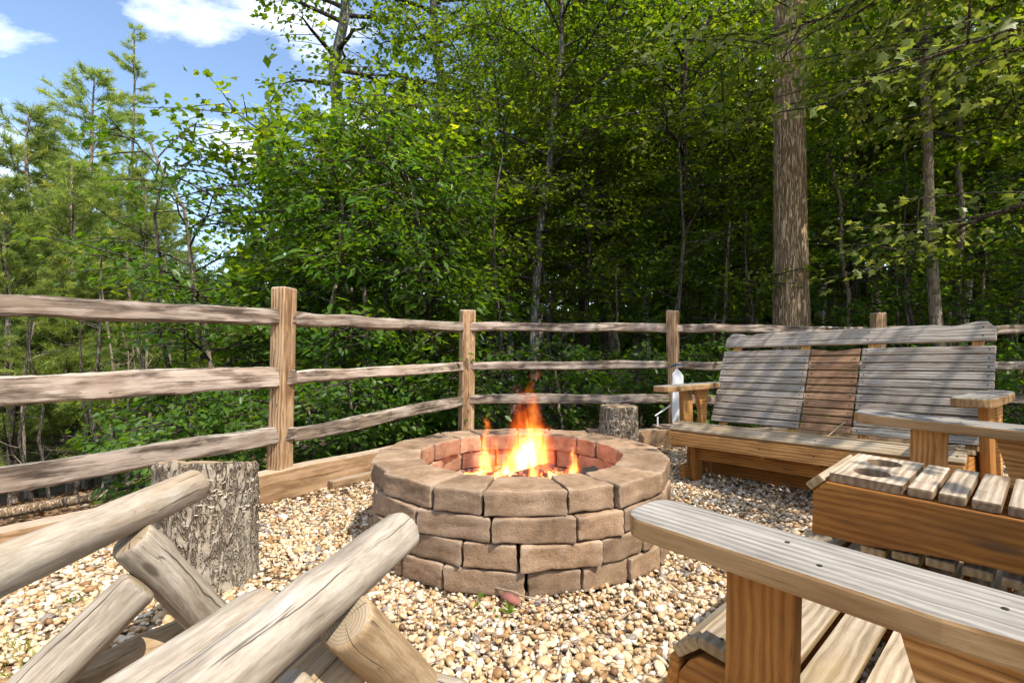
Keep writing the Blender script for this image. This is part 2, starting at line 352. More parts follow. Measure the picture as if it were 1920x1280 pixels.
leaf_mat('pine_needle', [(0, (.09, .145, .04)), (.5, (.175, .24, .065)), (.85, (.27, .32, .09)), (1, (.38, .37, .12))], .55, tcol=(2.1, 1.95, .9))
leaf_mat('shrub_leaf', [(0, (.03, .078, .010)), (.5, (.064, .135, .016)), (1, (.14, .22, .028))], .5)
leaf_mat('dry_leaf', [(0, (.07, .035, .015)), (.5, (.19, .10, .045)), (1, (.34, .22, .12))], .2, tcol=(1.2, 1, .8))
def bark_mat(name, dark, mid, light, sc_=(9, 9, 1.6), strength=1.0, lichen=None):
    s = NT(name); tc = s('TexCoord').outputs['Object']; oi = s('ObjectInfo').outputs['Random']
    va = s('VectorMath', {0: tc, 1: s('CombineXYZ', {'Z': s.math('MULTIPLY', oi, 31.0)}).outputs[0]}, operation='ADD').outputs[0]
    a = s.noise(s.mapping(va, sc_), 2.4, 7, .68, .5); b = s.noise(va, 2.2, 4)
    fn = s.noise(s.mapping(va, (sc_[0]*1.6, sc_[1]*1.6, sc_[2]*1.3), (4.0, 2.0, 9.0)), 1.0, 3, .6, .8)
    rg = s('MapRange', {'Value': s.math('ABSOLUTE', s.math('SUBTRACT', fn, .5)), 'From Min': 0.0, 'From Max': .085}).outputs[0]
    f = s.math('MULTIPLY', s.math('ADD', s.math('MULTIPLY', a, .75), .22), s.math('ADD', .45, s.math('MULTIPLY', rg, .55)))
    col = s.ramp(f, [(.18, dark), (.42, mid), (.68, light)])
    if lichen: col = s.mix(s.math('MULTIPLY', s('MapRange', {'Value': b, 'From Min': .52, 'From Max': .66}).outputs[0], .7), col, lichen)
    s.bsdf(col, .92, s.math('ADD', s.math('MULTIPLY', a, .5), rg), strength, .03, .15); return s.m
bark_mat('oak_bark', (.13, .08, .042), (.40, .265, .15), (.58, .42, .27), (22, 22, 3.0), 1.0)
bark_mat('grey_bark', (.05, .042, .035), (.17, .145, .12), (.31, .28, .24), (20, 20, 4), .8, (.20, .22, .18))
bark_mat('dark_bark', (.025, .02, .015), (.075, .06, .045), (.15, .125, .1), (20, 20, 4), .8)
bark_mat('pine_bark', (.09, .06, .045), (.26, .19, .15), (.42, .33, .27), (18, 18, 6), .8)
bark_mat('thin_bark', (.07, .055, .04), (.2, .155, .11), (.34, .27, .2), (20, 20, 4), .5)
bark_mat('stump_bark', (.10, .07, .045), (.29, .225, .16), (.44, .37, .285), (24, 24, 7.0), .8, (.36, .31, .24))
def plain(name, col, rough=.7, spec=.3, nscale=30, amt=.3, metal=0):
    s = NT(name); n = s.noise(s('TexCoord').outputs['Object'], nscale, 5)
    c = s.mix(amt, col, s.ramp(n, [(.3, (.35, .35, .35)), (.7, (1.25, 1.25, 1.25))]), 'MULTIPLY')
    b = s.bsdf(c, rough, n, .25, .004, spec); b.inputs['Metallic'].default_value = metal; return s.m
plain('screw_metal', (.03, .025, .02), .5)
plain('charcoal', (.018, .016, .015), .9)
plain('ash', (.20, .185, .17), .95, amt=.8, nscale=40)
plain('white_paint', (.72, .72, .70), .6, amt=.2)
plain('blue_paint', (.02, .035, .075), .35)
plain('red_stone', (.27, .105, .085), .85, amt=.6, nscale=40)
plain('twig_bark', (.30, .21, .14), .85)
plain('fungus', (.55, .46, .36), .85, amt=.5, nscale=60)
plain('cut_wood', (.34, .24, .15), .85, amt=.6, nscale=35)
plain('twine', (.45, .33, .22), .9)
def ember_mat():
    s = NT('ember'); tc = s('TexCoord').outputs['Object']; n = s.noise(tc, 16, 4, .6)
    m = s('MapRange', {'Value': n, 'From Min': .50, 'From Max': .62}).outputs[0]
    b = s.bsdf(s.ramp(n, [(.3, (.01, .009, .008)), (.6, (.05, .045, .04)), (.75, (.2, .18, .17))]), .95, n, .5, .01)
    s.l.new(s.ramp(m, [(0, (1, .05, .01)), (.6, (1, .16, .02)), (1, (1, .4, .08))]), b.inputs['Emission Color'])
    s.m.cycles.emission_sampling = 'NONE'; s.l.new(s.math('MULTIPLY', m, 2.6), b.inputs['Emission Strength']); return s.m
ember_mat()
def flame_mat(name, seed, power):
    """glowing gas: emission that fills the flame body, hottest along its core and towards its foot; object space z 0..1"""
    s = NT(name); tc = s('TexCoord').outputs['Object']
    q = s('SeparateXYZ', {0: tc}); z = q.outputs['Z']
    wz = s.mapping(tc, (1.5, 1.5, 2.0), (seed, seed*.7, seed*1.3))
    wx = s.math('MULTIPLY', s.math('SUBTRACT', s.noise(wz, 1.6, 3), .5), s.math('MULTIPLY', z, 1.3))
    wz2 = s.mapping(tc, (1.5, 1.5, 2.0), (seed+9, seed, 3))
    wy = s.math('MULTIPLY', s.math('SUBTRACT', s.noise(wz2, 1.6, 3), .5), s.math('MULTIPLY', z, 1.3))
    x = s.math('ADD', q.outputs['X'], wx); y = s.math('ADD', q.outputs['Y'], wy)
    r = s.math('SQRT', s.math('ADD', s.math('MULTIPLY', x, x), s.math('MULTIPLY', y, y)))
    w = s('FloatCurve', {'Value': z}); c = w.mapping.curves[0]
    c.points[0].location = (0, .28); c.points[1].location = (1, .0)
    for px, py in ((.18, .42), (.42, .30), (.68, .13), (.88, .05)): c.points.new(px, py)
    w.mapping.update()
    d = s.math('DIVIDE', r, s.math('ADD', w.outputs[0], .012))
    body = s('MapRange', {'Value': d, 'From Min': 0.0, 'From Max': 1.0, 'To Min': 1.0, 'To Max': 0.0}, interpolation_type='SMOOTHSTEP').outputs[0]
    tongues = s('MapRange', {'Value': s.noise(s.mapping(tc, (5.5, 5.5, 1.5), (seed, 0, seed)), 1.0, 3, .6, .6), 'From Min': .36, 'From Max': .62, 'To Min': .12, 'To Max': 1.0}).outputs[0]
    fall = s('MapRange', {'Value': z, 'From Min': .25, 'From Max': 1.0, 'To Min': 1.0, 'To Max': .10}).outputs[0]
    i = s.math('MULTIPLY', s.math('MULTIPLY', body, tongues), fall)
    col = s.ramp(i, [(0, (1, .03, .003)), (.12, (1, .10, .008)), (.32, (1, .27, .03)), (.6, (1, .50, .10)), (1, (1, .78, .35))])
    em = s('Emission', {'Color': col, 'Strength': s.math('MULTIPLY', s.math('POWER', i, 1.5), power)})
    s.l.new(em.outputs[0], s.out.inputs['Volume']); return s.m

# ------------------------------------------------------------------ terrain and gravel terrace
P0, P1, P2, P3, P4 = (-2.42, 1.56), (-1.306, 2.88), (-.387, 4.35), (1.412, 4.45), (3.228, 4.50)
def terrain_z(x, y):
    dl = (x-P1[0])*-.82+(y-P1[1])*.57
    dl = np.clip(dl, 0, None)
    z = -.10-.19*np.minimum(dl, 14)-.04*np.clip(dl-14, 0, 60)
    z = z + .11*np.clip(y-17, 0, 40)*np.clip((x+.35*y)/6, 0, 1)
    z = z + .10*np.sin(x*.9+1)*np.sin(y*.7)*np.clip(dl/3, 0, 1)
    return z
def grid_sheet():
    xs = np.concatenate([np.linspace(-120, -16, 14), np.linspace(-14, 18, 60), np.linspace(20, 120, 14)])
    ys = np.concatenate([np.linspace(-60, -4, 10), np.linspace(-2, 22, 46), np.linspace(24, 160, 16)])
    X, Y = np.meshgrid(xs, ys); V = np.stack([X, Y, terrain_z(X, Y)], -1).reshape(-1, 3)
    n, m = len(xs), len(ys); i = np.arange(m-1)[:, None]*n; j = np.arange(n-1)[None]
    F = np.stack([i+j, i+j+1, i+n+j+1, i+n+j], -1).reshape(-1, 4)
    return mesh_np('forest_floor', V, F, True)
tag(link('forest_floor', grid_sheet(), MATS['forest_soil']), kind='structure')
TERR = [(-4.0, -.3), (-2.36, 1.5), (-1.25, 2.82), (-.36, 4.27), (1.41, 4.37), (3.2, 4.42), (6.5, 4.5), (6.5, -4), (-4, -4)]
def inside(poly, x, y):
    c = np.zeros(x.shape, bool); n = len(poly)
    for i in range(n):
        (x1, y1), (x2, y2) = poly[i], poly[i-1]
        c ^= ((y1 > y) != (y2 > y)) & (x < (x2-x1)*(y-y1)/((y2-y1) or 1e-9)+x1)
    return c
bm = bmesh.new(); bm.faces.new([bm.verts.new((x, y, -.012)) for x, y in TERR])
g = bmesh.ops.extrude_face_region(bm, geom=bm.faces[:]); bmesh.ops.translate(bm, vec=(0, 0, -.3), verts=[e for e in g['geom'] if isinstance(e, bmesh.types.BMVert)])
bmesh.ops.recalc_face_normals(bm, faces=bm.faces)
tag(link('gravel_terrace', bm_mesh(bm, 'gravel_terrace'), MATS['gravel_bed']), kind='structure')

PIT = Vector((.039, 2.383)); PIT_R = .661
def ico(sub):
    b = bmesh.new(); bmesh.ops.create_icosphere(b, subdivisions=sub, radius=1); V = np.array([v.co[:] for v in b.verts]); F = np.array([[v.index for v in f.verts] for f in b.faces]); b.free(); return V, F
def pebbles():
    N0 = 150000
    x = rng.uniform(-2.4, 3.6, N0); y = rng.uniform(.55, 4.4, N0)
    vis = (np.abs(x) < y*1.06+.25) & inside(TERR, x, y)
    # keep density higher near the camera, thin it out beyond the pit
    keep = rng.random(N0) < np.where(y < 2.4, .92, .46)
    rr = np.hypot(x-PIT.x, y-PIT.y); ok = vis & keep & ((rr > PIT_R-.03))
    x, y = x[ok], y[ok]; n = len(x)
    size = rng.lognormal(math.log(.0080), .34, n); size = np.clip(size, .0045, .021)
    z = rng.uniform(-.014, .002, n)+size*.25 + .008*np.sin(x*5)*np.sin(y*4.3)
    out = []
    for near in (True, False):
        sel = (y < 1.5) if near else (y >= 1.5)
        V0, F0 = ico(2 if near else 1); k = sel.sum(); m = len(V0)
        # random ellipsoid + lumpy deformation
        ax = np.stack([rng.uniform(.95, 1.45, k), rng.uniform(.75, 1.1, k), rng.uniform(.45, .8, k)], -1)*size[sel][:, None]
        nvar = 24; lump = np.ones((nvar, m))
        for i in range(nvar):
            for _ in range(4):
                d = rng.normal(size=3); d /= np.linalg.norm(d); lump[i] += .17*np.sign(rng.normal())*np.maximum(0, V0@d)**2
        vi = rng.integers(0, nvar, k); L = V0[None]*lump[vi][..., None]*ax[:, None]
        a = rng.uniform(0, 6.283, k); tx = rng.normal(0, .4, k); ty = rng.normal(0, .4, k)
        ca, sa, cx, sx, cyy, sy = np.cos(a), np.sin(a), np.cos(tx), np.sin(tx), np.cos(ty), np.sin(ty)
        X, Y, Z = L[..., 0], L[..., 1], L[..., 2]
        Y, Z = Y*cx[:, None]-Z*sx[:, None], Y*sx[:, None]+Z*cx[:, None]
        X, Z = X*cyy[:, None]+Z*sy[:, None], -X*sy[:, None]+Z*cyy[:, None]
        X, Y = X*ca[:, None]-Y*sa[:, None], X*sa[:, None]+Y*ca[:, None]
        V = np.stack([X+x[sel][:, None], Y+y[sel][:, None], Z+z[sel][:, None]], -1).reshape(-1, 3)
        F = (F0[None]+(np.arange(k)*m)[:, None, None]).reshape(-1, 3)
        t = np.clip(rng.beta(2.0, 1.75, k), 0, .97); t = np.where(rng.random(k) < .05, 1.0, t); t = np.where(rng.random(k) < .06, rng.uniform(0, .15, k), t)
        out.append((V, F, np.repeat(t, m)))
    o = len(out[0][0]); V = np.concatenate([out[0][0], out[1][0]]); F = np.concatenate([out[0][1], out[1][1]+o]); t = np.concatenate([out[0][2], out[1][2]])
    return mesh_np('pea_gravel', V, F, True, {'tint': t})
tag(link('pea_gravel', pebbles(), MATS['pebble']), 'loose tan and white pea gravel spread over the terrace', 'gravel', kind='stuff')

# ------------------------------------------------------------------ fire pit
pit = tag(empty('fire_pit', (PIT.x, PIT.y, 0)), 'round fire pit of four courses of tan concrete blocks', 'fire pit')
def block_mesh(Ro, Ri, ang, h, seed):
    """one tumbled wall block: straight outer face, radial sides, worn edges.  centred on the outer-inner mid radius, facing -Y"""
    bm = bmesh.new(); g = .0050; ha = ang/2
    def at(r, a, z): return Vector((r*math.sin(a), -r*math.cos(a), z))
    ro = Ro/ math.cos(ha)*.5+Ro*.5
    c = [(ro, -ha+g/Ro), (ro, ha-g/Ro), (Ri, ha-g/Ri), (Ri, -ha+g/Ri)]
    bot = [bm.verts.new(at(r, a, .0025)) for r, a in c]; topv = [bm.verts.new(at(r, a, h-.0025)) for r, a in c]
    bm.faces.new(bot[::-1]); bm.faces.new(topv)
    for i in range(4): bm.faces.new((bot[i], bot[(i+1) % 4], topv[(i+1) % 4], topv[i]))
    bmesh.ops.recalc_face_normals(bm, faces=bm.faces)
    bmesh.ops.bevel(bm, geom=bm.edges[:], offset=.0060, segments=2, affect='EDGES', profile=.5, clamp_overlap=True)
    bmesh.ops.subdivide_edges(bm, edges=[e for e in bm.edges if e.calc_length() > .05], cuts=7, use_grid_fill=True)
    for v in bm.verts:
        p = v.co*13+Vector((seed*3.1, seed*1.7, 0)); q = v.co*55+Vector((seed, 0, seed))
        v.co += .0052*noise.noise_vector(p)+.0042*noise.noise_vector(q)
    ctr = at((Ro+Ri)/2, 0, h/2)
    bmesh.ops.translate(bm, vec=-ctr, verts=bm.verts)
    me = bm_mesh(bm, 'block', True); me.set_sharp_from_angle(angle=R(50)); return me, ctr
Lb, Sb = 25.2, 16.8
COURSES = [  # (z0, R, start angle, sequence for the part seen from the front)
    (.270, .661, -54, 'LSLSL'), (.180, .672, -60, 'LLLSLS'), (.090, .676, -43.5, 'LSLSL'), (.0, .674, -58, 'SSLSSSL')]
bid = 0
for ci, (z0, Ro, a0, seq) in enumerate(COURSES):
    tot = 0; spans = []
    for ch in seq: w = Lb if ch == 'L' else Sb; spans.append(w); tot += w
    rest = 360-tot; k = 0; fill = []
    while sum(fill) < rest-8: fill.append(Lb if (k % 2 == 0) else Sb); k += 1
    f = rest/sum(fill); spans += [w*f for w in fill]
    a = a0
    for w in spans:
        rj = random.uniform(-.007, .007)
        me, ctr = block_mesh(Ro+rj, Ro+rj-.195, R(w), .09, bid)
        mid = R(a+w/2); m = Matrix.Rotation(mid, 4, 'Z')
        o = link('block', me, MATS['concrete_block'], pit, Matrix.Translation((0, 0, z0)) @ m @ Matrix.Translation(ctr) @ Matrix.Rotation(R(random.uniform(-.8, .8)), 4, 'Z'))
        a += w; bid += 1
b = bmesh.new(); bmesh.ops.create_circle(b, cap_ends=True, segments=48, radius=.475); 
bmesh.ops.triangulate(b, faces=b.faces[:])
bmesh.ops.subdivide_edges(b, edges=b.edges[:], cuts=4, use_grid_fill=True)
for v in b.verts: v.co.z = .165+.03*noise.noise(v.co*7)
link('ash_bed', bm_mesh(b, 'ash_bed', True), MATS['ash'], pit)

# ------------------------------------------------------------------ fire: embers, flames, charred logs
fire = tag(empty('campfire', (PIT.x, PIT.y, .18)), 'burning orange flames and glowing embers inside the block fire pit', 'fire')
def coals():
    parts = []; V0, F0 = ico(1)
    for i in range(260):
        r = .36*math.sqrt(random.random()); a = random.uniform(0, 6.28); s = random.uniform(.012, .032)
        L = V0*np.array([s*random.uniform(.8, 1.6), s*random.uniform(.8, 1.5), s*.7])*(1+.25*rng.normal(size=(len(V0), 1))*.6)
        ca, sa = math.cos(a*3), math.sin(a*3); L = L@np.array([[ca, sa, 0], [-sa, ca, 0], [0, 0, 1]])
        parts.append((L+np.array([r*math.cos(a), r*math.sin(a), -.005+.05*(1-r/.4)+random.uniform(0, .02)]), F0))
    V, F = merge(parts); return mesh_np('ember_bed', V, F)
eb = link('ember_bed', coals(), MATS['ember'], fire); eb['kind'] = 'stuff'
FL = [  # x, y, height, width scale, power, seed
    (.045, .12, .58, .37, 170, 1.0), (.03, .10, .40, .40, 240, 2.3), (-.15, .14, .36, .22, 130, 4.1), (.245, -.02, .25, .13, 120, 6.2), (-.06, -.06, .27, .13, 170, 8.4),
    (.17, -.08, .16, .12, 130, 3.3), (-.18, -.05, .16, .17, 120, 5.7), (.06, -.05, .22, .09, 150, 7.7)]
for k, (fx, fy, h, w, pw, sd) in enumerate(FL):
    prof = [(0, .02), (.38, 0.0), (.56, .12), (.60, .3), (.52, .5), (.40, .7), (.26, .88), (.0, 1.0)]
    n = 14; V = []; 
    for r, z in prof:
        for j in range(n): V.append((r*math.cos(j*6.2832/n), r*math.sin(j*6.2832/n), z))
    i = np.arange(len(prof)-1)[:, None]*n; j = np.arange(n)[None]; j2 = (j+1) % n
    F = np.stack([i+j, i+j2, i+n+j2, i+n+j], -1).reshape(-1, 4)
    b = bmesh.new(); me0 = mesh_np('flame', np.array(V), F); b.from_mesh(me0); bmesh.ops.remove_doubles(b, verts=b.verts, dist=1e-4); bmesh.ops.recalc_face_normals(b, faces=b.faces)
    me = bm_mesh(b, 'flame'); bpy.data.meshes.remove(me0)
    o = link('flame', me, flame_mat('flame_gas_%d' % k, sd, pw/w*.1), fire)
    o.location = (fx, fy, .02); o.scale = (w, w, h); o.rotation_euler = (0, R(random.uniform(-5, 5)), random.uniform(0, 6))
fl = bpy.data.lights.new('fire_light', 'POINT'); fl.energy = 2.8; fl.color = (1, .26, .22); fl.shadow_soft_size = .09
flo = bpy.data.objects.new('fire_light', fl); COL.objects.link(flo); flo.parent = fire; flo.location = (0, .08, .12)
for k, (a, b_, r) in enumerate([((-.20, -.18, .225), (.16, .12, .25), .035), ((.20, -.10, .215), (.02, .26, .26), .03), ((-.26, .10, .22), (.1, -.16, .255), .028), ((.27, -.02, .23), (.36, .08, .24), .04)]):
    o = log('charred_log', None, MATS['ember' if k < 3 else 'charcoal'], Vector(a)+Vector((PIT.x, PIT.y, 0)), Vector(b_)+Vector((PIT.x, PIT.y, 0)), r, r*.8, 60+k, nring=12, nseg=12, wob=.2)
    tag(o, ['charred log glowing red, lying across the embers towards the taller flames', 'thin charred log leaning on the back of the ember heap', 'charred stick with red embers lying under the smaller flames', 'black lump of charcoal at the edge of the embers'][k], 'log')

# ------------------------------------------------------------------ fence
fence = tag(empty('split_rail_fence', (P2[0], P2[1], 0)), 'weathered three-rail split rail fence of grey brown wood round the terrace', 'fence')
FO = Vector((P2[0], P2[1], 0))
def post_mesh(h, w, d, seed):
    bm = bmesh.new(); bmesh.ops.create_cube(bm, size=1); bmesh.ops.scale(bm, vec=(h, w, d), verts=bm.verts)
    bmesh.ops.subdivide_edges(bm, edges=[e for e in bm.edges if abs(e.verts[0].co.x-e.verts[1].co.x) > h*.5], cuts=12)
    bm.normal_update(); es = [e for e in bm.edges if len(e.link_faces) == 2 and e.calc_face_angle() > .8]
    bmesh.ops.bevel(bm, geom=es, offset=.014, segments=3, affect='EDGES', profile=.5)
    for v in bm.verts:
        q = Vector((v.co.x*2+seed*5, v.co.y*8, v.co.z*8)); n = noise.noise_vector(q)
        v.co.y += .008*n.y; v.co.z += .008*n.z
        if v.co.x > h*.45: v.co.x += .010*noise.noise((v.co.y*20, v.co.z*20, seed))
    return bm_mesh(bm, 'post', True)
def add_post(p, top, w, d, rz, seed, lean=(0, 0), bottom=-.35):
    h = top-bottom; m = Matrix.Translation(Vector((p[0], p[1], (top+bottom)/2))-FO) @ Matrix.Rotation(R(lean[0]), 4, 'X') @ Matrix.Rotation(R(lean[1]), 4, 'Y') @ Matrix.Rotation(rz, 4, 'Z') @ Matrix.Rotation(R(-90), 4, 'Y')
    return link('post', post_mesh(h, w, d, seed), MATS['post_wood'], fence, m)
def ang(a, b): return math.atan2(b[1]-a[1], b[0]-a[0])
add_post(P0, 1.18, .085, .125, ang(P0, P1), 1)
add_post(P1, 1.178, .095, .115, ang(P1, P2)+.35, 2, (0, 1.6))
add_post(P2, 1.158, .085, .12, ang(P2, P3)+.5, 3, (0, .6))
add_post(P3, 1.156, .085, .125, 1.0, 4, (0, -.6))
add_post(P4, 1.14, .09, .12, 1.4, 5)
def rail_mesh(L, h, t, seed, taper=.35):
    nx, ns = 60, 24; V = []
    for i in range(nx):
        s = i/(nx-1); x = (s-.5)*L
        tp = 1-taper*max(0, (abs(s-.5)*2-.80)/.20)**1.5
        cz = .022*noise.noise((x*1.1+seed*3, 1, 0))+.008*noise.noise((x*4+seed, 5, 0)); cy_ = .014*noise.noise((x*1.2+seed*2, 0, 4))
        hh = h*tp*(1+.16*noise.noise((x*1.7+seed, 9, 2))); tt = t*tp*(1+.15*noise.noise((x*2+seed, 2, 8)))
        for j in range(ns):
            a = j*2*math.pi/ns+.2; c, sn = math.cos(a), math.sin(a)
            k = 1/((abs(c)**8+abs(sn)**8)**.125)
            k *= 1+.10*noise.noise((x*3.0+seed*2, c*2.2, sn*2.2))+.07*noise.noise((x*10+seed, c*4, sn*4))+.055*noise.noise((x*26+seed, c*9, sn*9))
            V.append((x, cy_+tt/2*c*k, cz+hh/2*sn*k))
    i = np.arange(nx-1)[:, None]*ns; j = np.arange(ns)[None]; j2 = (j+1) % ns
    F = np.stack([i+j, i+j2, i+ns+j2, i+ns+j], -1).reshape(-1, 4)[:, ::-1]
    me = mesh_np('rail', np.array(V), F, True)
    b = bmesh.new(); b.from_mesh(me); bmesh.ops.holes_fill(b, edges=b.edges[:], sides=0); b.to_mesh(me); b.free(); me.set_sharp_from_angle(angle=R(38)); return me
def add_rail(a, b, za, zb, h, t, seed, side=0.0, roll=0):
    A = Vector((*a, za)); B = Vector((*b, zb)); d = (B-A).normalized(); n = Vector((-d.y, d.x, 0)); A = A-d*.07+n*side; B = B+d*.07+n*side
    m = frame((A+B)/2-FO, B-A) @ Matrix.Rotation(R(roll), 4, 'X')
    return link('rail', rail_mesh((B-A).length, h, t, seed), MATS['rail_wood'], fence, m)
for k, (za, zb, h) in enumerate([(1.005, 1.008, .085), (.675, .672, .115), (.305, .35, .10)]): add_rail(P0, P1, za, zb, h, .06, 10+k, -.025, -6)
for k, (za, zb, h) in enumerate([(1.005, 1.004, .075), (.665, .672, .075), (.335, .385, .085)]): add_rail(P1, P2, za, zb, h, .06, 20+k, .012, -10)
for k, (za, zb, h) in enumerate([(1.01, .998, .072), (.675, .68, .068), (.392, .388, .08)]): add_rail(P2, P3, za, zb, h, .055, 30+k, -.01, -8)
for k, (za, zb, h) in enumerate([(.995, .985, .072), (.682, .67, .07), (.388, .38, .08)]): add_rail(P3, P4, za, zb, h, .055, 40+k, .01, -8)
P5 = (5.1, 4.55)
for k, z in enumerate([.985, .67, .38]): add_rail(P4, P5, z, z, .075, .055, 50+k, -.01, -8)

# ------------------------------------------------------------------ landscape timbers along the fence
def timber(label, a, b, zc, h, w, seed):
    A, B = Vector((*a, zc)), Vector((*b, zc)); random.seed(seed)
    o = link('landscape_timber', board_mesh((B-A).length, w, h, .010, 'landscape_timber', cuts=14, wob=.008), MATS['timber_wood'], None, frame((A+B)/2, B-A))
    tag(o, label, 'timber', 'timbers edging the gravel'); return o
timber('brown square timber edging the gravel under the leaning log chair arm', (-3.3, .42), (-1.64, 2.41), .055, .16, .10, 1)
timber('brown square timber edging the gravel between bark stump and fire pit', (-1.60, 2.46), (-.70, 3.66), .075, .17, .10, 2)
timber('low half-buried timber strip at the foot of the edging beam beside the fire pit', (-1.08, 3.02), (-.62, 3.61), .012, .07, .06, 3)
timber('edging timber running to the fence corner post behind the fire pit', (-.68, 3.72), (-.37, 4.18), .065, .15, .10, 4)
timber('edging timber below the back rails between the corner post and small stump', (-.36, 4.24), (.62, 4.28), .055, .16, .10, 5)
timber('dark edging timber behind the small stump and bird feeder', (.64, 4.30), (1.62, 4.36), .06, .17, .10, 6)
timber('edging timber behind the slatted glider bench', (1.66, 4.36), (3.6, 4.42), .06, .16, .10, 7)

# ------------------------------------------------------------------ stumps
def stump(label, x, y, h, r, seed, sides=110, bark=.022, mat='stump_bark', flare=.18, tiltk=0.0):
    t = tag(empty('tree_stump', (x, y, 0)), label, 'stump')
    nz = 44; V = []
    for i in range(nz):
        z = -.02+(h+.02)*i/(nz-1)
        for j in range(sides):
            a = j*2*math.pi/sides; ca, sa = math.cos(a), math.sin(a)
            rr = r*(1+flare*math.exp(-z/(h*.22))*(.6+.5*math.sin(a*3+seed)) + .06*noise.noise((ca*1.4+seed, sa*1.4, z*1.5)))
            n1 = noise.noise((ca*r*42+seed, sa*r*42, z*17)); n2 = noise.noise((ca*r*110, sa*r*110+seed, z*60))
            rr += bark*(-abs(n1)*1.0)+bark*.55*n2
            if i == nz-1: rr -= bark*.2
            V.append((ca*rr, sa*rr, z*(1-tiltk*sa*rr/h)+(.012*noise.noise((ca*4, sa*4, seed)) if i == nz-1 else 0)))
    i = np.arange(nz-1)[:, None]*sides; j = np.arange(sides)[None]; j2 = (j+1) % sides
    F = np.stack([i+j, i+j2, i+sides+j2, i+sides+j], -1).reshape(-1, 4)
    link('bark', mesh_np('bark', np.array(V), F, True), MATS[mat], t)
    VT = [V[(nz-1)*sides+j] for j in range(sides)]; VT = np.array(VT); zc = VT[:, 2].mean(); rings = [VT*np.array([k, k, k])+np.array([0, 0, (1-k)*zc+.004*math.sin(k*40)-.002]) for k in (1, .93, .8, .6, .4, .2, .02)]
    VV = np.concatenate(rings); m = len(rings); i = np.arange(m-1)[:, None]*sides
    F2 = np.stack([i+j, i+j2, i+sides+j2, i+sides+j], -1).reshape(-1, 4)
    link('cut_face', mesh_np('cut_face', VV, F2, True), MATS['cut_wood'], t)
    return t
st1 = stump('large rough-barked stump with pale bracket fungus behind the log chair', -1.112, 1.86, .425, .172, 3.0, flare=.10, tiltk=.21, bark=.017)
stump('small ridged dark stump behind the fire pit by the back fence', .86, 4.12, .365, .155, 9.0, bark=.022, mat='stump_bark', flare=.08)
def fungi():
    parts = []
    for k in range(300):
        a = random.gauss(-.65, .55); z = min(.395, abs(random.gauss(.33, .08)))
        if noise.noise((a*3, z*14, 2)) < -.05: continue
        a += random.uniform(-.15, .15); r = .160+random.uniform(-.006, .003)
        s = random.uniform(.003, .011); n = 6
        c = np.array([math.cos(a)*r, math.sin(a)*r, z]); rd = np.array([math.cos(a), math.sin(a), random.uniform(-.3, .6)]); tg = np.array([-math.sin(a), math.cos(a), random.uniform(-.3, .3)])
        V = [c]+[c+s*(math.sin(t)*rd*1.1+math.cos(t)*tg)+np.array([0, 0, .25*s*math.sin(t*3+k)]) for t in np.linspace(-.4, math.pi+.4, n)]
        V2 = [v-np.array([0, 0, s*.35]) for v in V]
        V = np.array(V+V2); F = []
        for i in range(1, n): F.append((0, i, i+1, 0)); F.append((n+1, n+2+i, n+1+i, n+1)); F.append((i, n+1+i, n+2+i, i+1))
        parts.append((V, np.array([(q[0], q[1], q[2]) for q in F]+[(q[0], q[2], q[3]) for q in F if q[3] != q[0]])))
    V, F = merge(parts); return mesh_np('bracket_fungus', V, F)
fg = link('bracket_fungus', fungi(), MATS['fungus'], st1); fg['kind'] = 'stuff'

# ------------------------------------------------------------------ log chair (left foreground)
chair = tag(empty('log_chair', (-.62, .95, 0)), 'rustic low chair of thick peeled grey logs in front of the bark stump', 'chair')
CO = Vector((-.62, .95, 0))
def clog(name, a, b, r0, r1, seed, mat='peeled_log', **k): return log(name, chair, MATS[mat], Vector(a)-CO, Vector(b)-CO, r0, r1, seed, **k)
clog('arm', (-.905, 1.465, .452), (-1.06, .44, .385), .045, .049, 1, wob=.09)
clog('arm', (-.235, 1.10, .452), (-.535, .22, .372), .044, .051, 2, wob=.09)
clog('front_leg', (-.925, 1.235, .385), (-.795, 1.43, .03), .048, .050, 3, 'peeled_log', wob=.10)
clog('front_leg', (-.285, .865, .385), (-.15, 1.13, .03), .047, .048, 4, 'peeled_log_warm', wob=.09)
clog('rear_leg', (-.885, 1.215, .285), (-1.09, 1.00, .03), .048, .052, 5, wob=.09)
clog('rear_leg', (-.325, .84, .285), (-.68, .38, .03), .052, .056, 6, wob=.09)
clog('runner', (-.885, 1.475, .045), (-1.17, .95, .045), .047, .047, 7, 'peeled_log_warm', wob=.09)
clog('runner', (-.12, 1.17, .045), (-.60, .35, .045), .047, .047, 8, 'peeled_log_warm', wob=.09)
clog('stretcher', (-.70, 1.27, .12), (-.10, 1.02, .13), .045, .045, 9, 'peeled_log', wob=.09)
